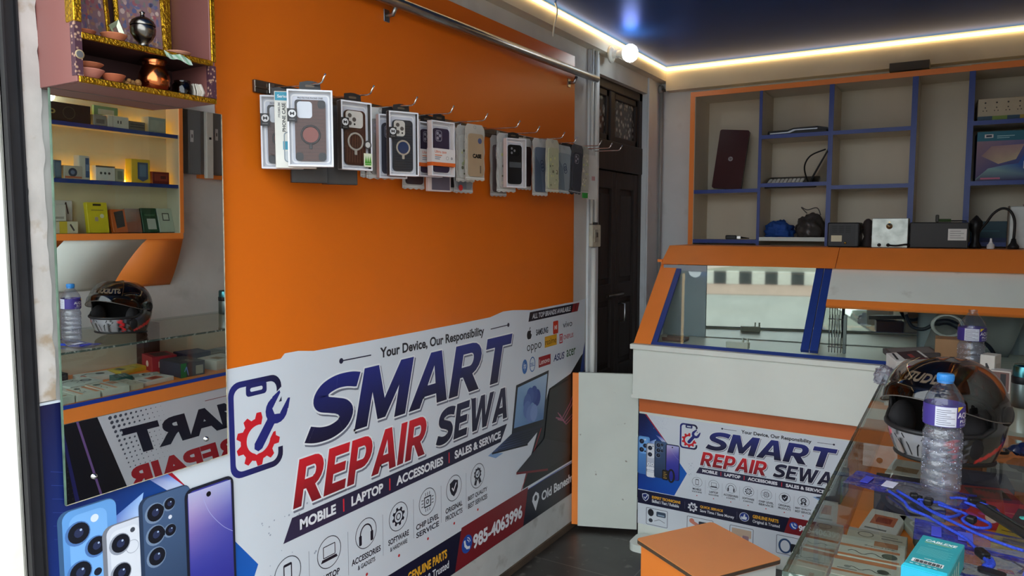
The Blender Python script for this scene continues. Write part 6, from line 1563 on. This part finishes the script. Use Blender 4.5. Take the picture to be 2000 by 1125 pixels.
o = thing('blue_folding_tool', 'dark blue folding tool with curved handle behind the helmet', 'tool', (1.80, 2.13, ZG), 0); mb = MB()
mb.tube([(1.782, 2.128, ZG + .012), (1.785, 2.13, ZG + .016), (1.80, 2.14, ZG + .02)], [.010, .009, .014], GLOSSY, (34, 48, 86), n=12, smooth_path=6); mb.build('handle', o, True)
mb = MB(); mb.tube([(1.80, 2.14, ZG + .02), (1.815, 2.115, ZG + .018), (1.84, 2.10, ZG + .018), (1.87, 2.12, ZG + .018)], [.016, .018, .018, .014], GLOSSY, (30, 44, 92), n=12, smooth_path=6); mb.build('jaw', o, True)
o = thing('teal_clip', 'tiny teal plastic clip lying near the black stick', 'clip', (1.785, 1.668, ZG), .3); mb = MB(); mb.box((-.016, -.006, 0), (.016, .006, .007), PLA, (70, 180, 166), bev=.002); mb.box((.010, -.012, 0), (.018, .002, .005), PLA, (70, 180, 166), bev=.002); mb.build('clip', o)
o = thing('dark_folder', 'dark flat folder under the teal clip at the counter rim', 'folder', (1.83, 1.665, ZG), -.2); mb = MB(); mb.box((-.07, -.05, 0), (.07, .045, .004), MATT, (44, 36, 36), bev=.001); mb.build('cover', o); o['label'] = 'dark flat folder lying beside the tiny teal clip'
# thermos
o = thing('steel_tumbler', 'teal and steel tumbler standing on the glass behind the blue tool', 'tumbler', (1.838, 2.74, ZG + .0005)); mb = MB(); mb.lathe([(0, 0), (.030, 0), (.033, .004), (.033, .075)], METC, (132, 146, 146), n=32); mb.build('body', o)
mb = MB(); mb.lathe([(.0335, .075), (.0345, .078), (.0345, .094), (.0335, .097)], PLA, (24, 26, 30), n=32); mb.build('band', o)
mb = MB(); mb.lathe([(.032, .097), (.032, .128), (.029, .133), (0, .134)], mat('teal_metal', (70, 128, 134), .25, 1.0, var=.1), n=32); mb.build('lid', o)
o = thing('steel_flask', 'lilac insulated flask with a black lid by the wall behind the counter', 'flask', (1.855, 1.80, ZG + .0005)); mb = MB(); mb.lathe([(0, 0), (.034, 0), (.036, .004), (.036, .135), (.030, .150), (.024, .154)], mat('lilac_paint', (150, 128, 176), .4, var=.04), n=32); mb.build('body', o)
mb = MB(); mb.lathe([(.025, .154), (.027, .158), (.027, .185), (.022, .190), (0, .19)], PLA, (36, 34, 38), n=28); mb.tube([(-.02, 0, .188), (-.012, 0, .205), (.012, 0, .205), (.02, 0, .188)], .005, PLA, (36, 34, 38), smooth_path=4); mb.build('lid', o)
mb = MB(); q = Pr(lambda a, b, l: Vector((.0365 * math.cos(a), .0365 * math.sin(a), b)), PLA, mb)
for k in range(3): q.rect(2.7, .06 + .012 * k, 3.3, .066 + .012 * k, (96, 76, 120), 0)
mb.build('emblem', o)
# cartons beyond the helmet
panel_box('gadget_box', 'red and white gadget box tilted on the glass against the white counter', 'box', (.115, .09, .085), (1.508, 2.99, ZG + .012), (math.radians(10), math.radians(-6), .45), (216, 214, 208),
    [('f', 'R', .035, .0, .115, .066, (196, 40, 48), 1), ('f', 'R', .048, .036, .054, .058, (230, 200, 196), 2), ('f', 'R', .008, .01, .014, .05, (60, 60, 62), 1), ('t', 'R', .035, .015, .105, .09, (60, 40, 42), 1), ('t', 'R', .06, .025, .075, .06, (150, 60, 56), 2), ('t', 'R', .05, .005, .11, .013, (150, 50, 50), 2), ('t', 'L', [(.012, .02), (.02, .08)], .008, (50, 50, 52), 1)])
panel_box('gadget_box', 'flat dark lidded box leaning behind the red and white gadget box', 'box', (.17, .11, .02), (1.507, 3.175, ZG + .066), (math.radians(4), math.radians(-4), .35), (74, 70, 70), [('t', 'R', .01, .01, .16, .10, (120, 118, 116), 1), ('f', 'R', .06, .003, .10, .016, (150, 60, 70), 1)])
panel_box('gadget_box', 'low dark stack under the leaning flat box', 'box', (.13, .09, .058), (1.512, 3.18, ZG + .0005), .1, (96, 60, 62), [('f', 'R', .02, .01, .1, .04, (70, 44, 46), 1)])
panel_box('white_carton', 'white low carton under the brown cardboard box', 'box', (.12, .10, .055), (1.637, 3.205, ZG + .0005), .03, (216, 216, 216), [('f', 'R', 0, .02, .12, .036, (166, 168, 172), 1)])
o = panel_box('cardboard_box', 'small brown cardboard box stacked on a white carton behind the spare bottle', 'box', (.115, .09, .085), (1.642, 3.205, ZG + .056), .02, (150, 112, 70), [('f', 'C', .06, .012, .008, (70, 50, 34), 1), ('t', 'R', .0, .044, .115, .047, (116, 86, 54), 1)])
o = panel_box('earbud_box', 'tall white box with a small black drawing by the spare bottle', 'box', (.045, .06, .12), (1.757, 3.0, ZG + .0005), -.35, (214, 210, 200), [('f', 'L', [(.022, .06), (.026, .078), (.020, .09), (.024, .055)], .006, (40, 38, 38), 1), ('r', 'R', .01, .02, .05, .09, (196, 190, 176), 1)])
panel_box('earbud_box', 'open frame box with a red phone pictured, beside the tall white box', 'box', (.06, .05, .075), (1.79, 2.965, ZG + .0005), -.2, (206, 196, 186), [('f', 'R', .005, .005, .055, .07, (120, 84, 76), 1), ('f', 'R', .030, .01, .046, .065, (34, 30, 32), 2), ('f', 'R', .008, .015, .018, .045, (190, 60, 60), 2), ('t', 'R', .004, .004, .056, .046, (226, 226, 222), 1)])
panel_box('black_tray', 'flat black device on the glass where it meets the white counter', 'device', (.11, .06, .016), (1.87, 3.20, ZG + .0005), .05, (40, 40, 44), [('f', 'R', .01, .005, .09, .009, (90, 90, 96), 1)])
o = thing('clear_bag', 'crumpled clear plastic bag at the corner where both counters meet', 'plastic bag', (1.442, 2.90, ZG + .001)); lump(o, 'bag', .036, .036, .045, CLR, None, 12, rough=.35, fold=9)

# ---------------------------------------------------------------- wall shelf above the glass counter (seen in the mirror)
XS = 1.835
t = thing('display_shelf', 'orange framed wall shelf with blue boards and warm backlight above the glass counter', 'shelf unit', (1.87, 2.05, 1.16))
sy0, sy1 = 1.50, 2.475
mb = MB(); mb.box((XR - .012, sy0, 1.44), (XR - .001, sy1, 2.36), mat('cream_shelf_back', (216, 204, 172), .55, var=.04)); mb.build('back_panel', t, True)
mb = MB(); mb.box((XS, sy0, 1.415), (XR - .012, sy1, 1.440), SHELFLAM); mb.box((XS - .004, sy0, 1.412), (XS, sy1, 1.442), ORTRIM); mb.build('bottom_board', t, True)
for a in (sy0, sy1 - .016):
    mb = MB(); mb.box((XS, a, 1.44), (XR - .012, a + .016, 2.36), SHELFLAM); mb.box((XS - .004, a, 1.4425), (XS - .0002, a + .020, 2.3395), ORTRIM); mb.build('side_panel', t, True)
mb = MB(); mb.box((XS - .004, sy0, 2.34), (XR - .012, sy1, 2.36), ORTRIM); mb.build('top_board', t, True)
for z in (1.690, 1.945):
    mb = MB(); mb.box((XS + .014, sy0 + .016, z - .016), (XR - .012, sy1 - .016, z), SHELFLAM); mb.box((XS + .010, sy0 + .016, z - .017), (XS + .014, sy1 - .016, z + .001), BLUETR); mb.build('shelf_board', t, True)
for a, b in ((sy0 + .02, 2.215), (2.217, sy1 - .02)):
    mb = MB(); mb.box((XS + .001, a, 1.444), (XS + .004, b, 2.338), GLASS); mb.build('sliding_glass', t, True)
LED2 = emit_mat('amber_led', (255, 190, 70), 7.0)
for z in (1.692, 1.947, 2.336):
    mb = MB(); mb.tube([(XR - .03, sy0 + .05, z + (.006 if z < 2.3 else 0)), (XR - .03, sy1 - .05, z + (.006 if z < 2.3 else 0))], .004, LED2, n=6); mb.build('led_strip', t, True)
# curved skirt below, white with orange ends
def skirt(z_of, ylo, yhi, m):
    mb = MB(); n = 14; vs = []; fs = []
    for k in range(n + 1):
        a = PI / 2 * k / n; x = XS + (XR - .004 - XS) * (.75 * k / n + .25 * (1 - math.cos(a))); z = 1.412 - .25 * (.8 * k / n + .2 * math.sin(a))
        vs += [(x, ylo(k / n), z), (x, yhi(k / n), z)]
    for k in range(n): fs.append((2 * k, 2 * k + 1, 2 * k + 3, 2 * k + 2))
    mb.add(vs, fs, m, None, True); q = mb.build('curved_skirt', t, True); md = q.modifiers.new('thick', 'SOLIDIFY'); md.thickness = .004
seam = lambda k: 2.27 - .12 * math.sin(k * PI / 2) ** .8
seam0 = lambda k: 1.86 - .14 * math.sin(k * PI / 2)
skirt(None, lambda k: sy0, seam0, ORTRIM); skirt(None, seam0, seam, WHITELAM); skirt(None, seam, lambda k: sy1, ORTRIM)
mb = MB(); mb.tube([(XR - .004, 2.50, 2.3), (XR - .008, 2.505, 1.6), (XR - .02, 2.495, 1.40), (XR - .012, 2.47, 1.24)], .004, PLA, (60, 60, 62), smooth_path=5); mb.build('power_cable', t, True)
# goods on it: face the mirror
def sbox(lab, y, z, w, d, h, col, prints, rz=0, x=None, tilt=0.0, name='gadget_box'):
    o = panel_box(name, lab, 'box', (d, w, h), (x or 1.885, y, z + .0008), (0, math.radians(tilt), rz), col, prints, 'boxed gadgets on the wall shelf')
    return o
S1, S2_, S3 = 1.442, 1.691, 1.946
sbox('long black sign box lettered in gold on the highest shelf board', 1.83, S3, .36, .06, .082, (36, 34, 36), [('l', 'T', 'oiqPee', .16, .020, .30, .060, (190, 160, 96), 1, .03), ('l', 'O', .10, .04, .028, .003, (90, 84, 70), 1)])
sbox('plain grey box between the black sign box and the white switch box', 2.055, S3, .06, .06, .05, (150, 150, 142), [('l', 'R', .01, .01, .05, .03, (110, 110, 106), 1)])
sbox('white box with two small black marks on the highest shelf board', 2.145, S3, .105, .06, .055, (210, 208, 196), [('l', 'R', .038, .02, .044, .034, (40, 40, 42), 1), ('l', 'R', .052, .02, .058, .034, (40, 40, 42), 1), ('l', 'R', .08, .0, .082, .055, (150, 150, 146), 1)])
sbox('low dark barred box beside the box with two black marks', 2.245, S3, .085, .05, .042, (110, 104, 92), [('l', 'R', .005, .012, .08, .018, (60, 56, 52), 1), ('l', 'R', .005, .024, .08, .030, (60, 56, 52), 1)])
sbox('grey translucent box at the orange end of the highest shelf board', 2.35, S3, .095, .06, .075, (160, 168, 158), [('l', 'R', .008, .008, .087, .06, (176, 180, 168), 1)])
sbox('green and white packet standing behind the two mark box', 2.12, S3, .12, .016, .10, (120, 160, 120), [('l', 'R', .02, .06, .1, .085, (190, 200, 186), 1)], x=1.92)
sbox('white box with a blue phone picture, middle shelf board', 1.80, S2_, .055, .05, .085, (216, 218, 220), [('l', 'R', .010, .012, .042, .072, (60, 120, 150), 1), ('l', 'R', .016, .03, .034, .058, (130, 180, 196), 2)])
sbox('blue edged box beside the blue phone picture box', 1.855, S2_, .03, .06, .08, (74, 96, 120), [('l', 'R', .004, .01, .026, .07, (100, 120, 140), 1)])
sbox('low box with a dark lens picture on the middle shelf board', 1.925, S2_, .085, .05, .060, (196, 186, 170), [('l', 'C', .045, .03, .02, (60, 64, 86), 1), ('l', 'C', .045, .03, .010, (120, 130, 160), 2), ('l', 'R', .004, .004, .08, .012, (196, 110, 70), 1)])
sbox('tall narrow white box with a blue stripe on the middle shelf board', 1.98, S2_, .05, .045, .11, (208, 204, 192), [('l', 'R', .004, .01, .022, .10, (70, 90, 130), 1), ('l', 'R', .006, .04, .02, .07, (130, 150, 180), 2)])
sbox('wide white camera box with dark dots on the middle shelf board', 2.075, S2_, .095, .06, .07, (214, 212, 204), [('l', 'C', .03, .035, .006, (50, 50, 52), 1), ('l', 'C', .05, .035, .006, (50, 50, 52), 1), ('l', 'C', .07, .035, .006, (50, 50, 52), 1), ('l', 'R', .0, .062, .095, .07, (100, 90, 80), 1)])
sbox('pale green side box right beside the wide white camera box', 2.15, S2_, .045, .05, .062, (170, 172, 146), [('l', 'R', .01, .01, .035, .05, (120, 130, 110), 1)])
sbox('yellow box with a blue shield on the middle shelf board', 2.26, S2_, .10, .05, .115, (226, 190, 40), [('l', 'P', [(.012, .02), (.04, .006), (.068, .02), (.068, .10), (.012, .10)], (60, 84, 120), 1), ('l', 'R', .022, .03, .058, .09, (96, 124, 150), 2)])
sbox('dark red low box beside the yellow shield box', 2.37, S2_, .095, .05, .060, (120, 36, 36), [('l', 'R', .01, .015, .085, .05, (150, 60, 50), 1), ('l', 'R', .02, .025, .05, .04, (90, 30, 30), 2)])
sbox('white and yellow box lying at the bottom of the pile on the lowest board', 1.86, S1, .15, .07, .055, (214, 206, 180), [('l', 'R', .05, .0, .085, .055, (214, 190, 60), 1), ('l', 'L', [(.02, .015), (.035, .04)], .008, (50, 50, 52), 1)])
sbox('white tilted carton piled over the white and yellow box', 1.83, S1 + .0565, .11, .06, .075, (200, 196, 186), [('l', 'R', .01, .01, .1, .02, (150, 148, 140), 1)], rz=.1)
sbox('white box with a dark charger drawing, standing behind the pile', 1.90, S1, .085, .03, .15, (210, 208, 204), [('l', 'L', [(.02, .09), (.03, .14), (.04, .10)], .006, (60, 60, 62), 1)], x=1.92)
sbox('bright yellow charger pack leaning on the lowest board', 2.05, S1, .10, .025, .145, (226, 208, 40), [('l', 'R', .03, .128, .07, .138, (60, 70, 40), 1), ('l', 'R', .05, .055, .066, .075, (190, 170, 150), 1), ('l', 'C', .03, .08, .010, (236, 232, 200), 1), ('l', 'R', .02, .105, .08, .110, (160, 150, 60), 1)], tilt=8, name='charger_pack')
sbox('orange pack with a black phone picture leaning on the lowest board', 2.16, S1, .075, .022, .115, (206, 100, 40), [('l', 'P', [(.012, .03), (.055, .02), (.060, .10), (.012, .11)], (50, 46, 46), 1)], tilt=14, name='charger_pack')
sbox('rust orange pack with a cloudy print leaning beside the green one', 2.235, S1, .08, .022, .12, (150, 84, 60), [('l', 'P', [(0, .06), (.08, .05), (.08, .12), (0, .12)], [(150, 84, 60), (140, 120, 110), (170, 150, 140), (120, 100, 96)], 1)], tilt=14, name='charger_pack')
sbox('dark green drive pack leaning on the lowest board', 2.325, S1, .085, .022, .125, (30, 76, 50), [('l', 'R', .012, .015, .06, .07, (196, 200, 190), 1), ('l', 'R', .012, .085, .07, .092, (80, 120, 90), 1)], tilt=14, name='charger_pack')
sbox('pale green drive pack leaning at the orange end of the lowest board', 2.415, S1, .085, .022, .125, (190, 200, 184), [('l', 'R', .02, .06, .06, .10, (70, 74, 66), 1), ('l', 'R', .025, .065, .055, .095, (206, 210, 196), 2)], tilt=14, name='charger_pack')

t = thing('meter_cabinet', 'grey wall cabinet with an open cream door beside the display shelf, seen in the mirror', 'cabinet', (1.92, 2.68, 1.74))
mb = MB(); mb.box((1.90, 2.565, 1.755), (XR - .001, 2.645, 2.13), mat('mid_grey_enamel', (116, 120, 122), .45, var=.04), bev=.004); mb.box((1.915, 2.70, 1.76), (XR - .001, 2.80, 2.13), mat('mid_grey_enamel', None), bev=.004); mb.build('grey_panels', t, True)
mb = MB(); mb.box((1.86, 2.648, 1.735), (1.885, 2.692, 2.14), PLA, (212, 208, 196), bev=.003); mb.build('cream_door', t, True)
mb = MB(); mb.box((1.857, 2.664, 1.945), (1.86, 2.676, 1.957), PLA, (30, 30, 30)); mb.build('keyhole', t, True)
for y, z in ((2.575, 1.925), (2.745, 1.95)):
    mb = MB(); mb.box((1.896 if y < 2.7 else 1.911, y, z), (1.90 if y < 2.7 else 1.915, y + .018, z + .062), CARD, (220, 222, 222)); mb.box((1.895 if y < 2.7 else 1.910, y + .006, z + .022), (1.896 if y < 2.7 else 1.911, y + .012, z + .040), CARD, (60, 60, 60)); mb.build('white_tag', t, True)
mb = MB(); mb.box((1.925, 2.80, 1.745), (XR - .001, 2.83, 2.13), ORTRIM); mb.box((1.925, 2.65, 1.735), (XR - .001, 2.83, 1.757), ORTRIM); mb.build('orange_backing', t, True)
t = thing('shelf_bulb', 'lit white bulb hanging in the top bay of the display shelf', 'bulb', (1.90, 1.83, 2.0))
mb = MB(); mb.ball((1.895, 1.835, 2.06), .034, emit_mat('white_bulb_glow', None, 0), n=24); mb.build('glowing_globe', t, True)
mb = MB(); mb.lathe([(.016, .03), (.017, .06), (.012, .07), (.004, .072), (.003, .275)], PLA, (222, 222, 216), n=18, M=Matrix.Translation((1.895, 1.835, 2.06))); mb.build('bulb_cap', t, True)

# ---------------------------------------------------------------- swing gate and stool
GT = thing('counter_gate', 'white swing gate with orange edge between the wall and the white counter', 'gate', (.318, 3.385, .03))
ga = Vector((-.006 + .02, 3.268, 0)); gb = Vector((.322, 3.392, 0)); gd = (gb - ga).normalized(); gn = Vector((gd.y, -gd.x, 0))
GM = Matrix((gd, -gn, Vector((0, 0, 1)))).transposed().to_4x4(); GM.translation = ga
gl = (gb - ga).length
def gpl(pts, d0, d1, m):
    mb = MB(); mb.prism([GM @ Vector((a, d0, b)) for a, b in pts], (GM.to_3x3() @ Vector((0, d1 - d0, 0))), m); return mb
mk = stain(mat('scuffed_gate_white', (212, 218, 208), .45, var=.04, vscale=5), (110, 92, 76), 22, .70, .74, .75)
gpl([(.030, .022), (gl - .004, .022), (gl - .004, .760), (gl - .016, .800), (gl - .016, .815), (.030, .815)], 0, .018, mk).build('gate_panel', GT, True)
gpl([(0, .030), (.0302, .030), (.0302, .812), (0, .812)], -.001, .018, ORTRIM).build('orange_edge', GT, True)
for z in (.15, .68):
    mb = MB(); mb.tube([gb + Vector((.0, .0, z - .03)) + gn * -.022, gb + Vector((.0, .0, z + .03)) + gn * -.022], .005, STEEL, n=8); mb.build('hinge', GT, True)
ST = thing('box_stool', 'small box stool with orange laminate top and one white side', 'stool', (.955, 2.418, 0), math.radians(-33.0))
mb = MB(); w = .171; P = rr(-w, -w, w, w, .014); mb.prism([(a, b, .432) for a, b in P], (0, 0, .016), mat('pale_orange_laminate', (238, 152, 84), .38, var=.05, vscale=4)); mb.build('seat', ST)
mb = MB(); P2 = rr(-w - .0008, -w - .0008, w + .0008, w + .0008, .0148); mb.prism([(a, b, .4335) for a, b in P2], (0, 0, .0125), mat('dark_ply_edge', (82, 66, 50), .6, var=.2, vscale=40)); mb.build('seat_edge', ST)
s = .158
mb = MB(); mb.box((-s, -s, 0), (s - .018, -s + .018, .432), ORTRIM); mb.build('orange_side', ST)
mb = MB(); mb.box((s - .018, -s, 0), (s, s, .432), WHITELAM); mb.build('white_side', ST)
mb = MB(); mb.box((-s, -s + .018, 0), (-s + .018, s, .432), WHITELAM); mb.box((-s + .018, s - .018, 0), (s - .018, s, .432), ORTRIM); mb.build('rear_sides', ST)
o = thing('floor_board', 'low white rounded board lying on the floor at the counter foot', 'board', (.45, 3.24, 0)); mb = MB(); mb.prism([(a, b, .0) for a, b in rr(-.10, -.05, .55, .10, .04)], (0, 0, .035), WHITELAM); mb.build('board', o)
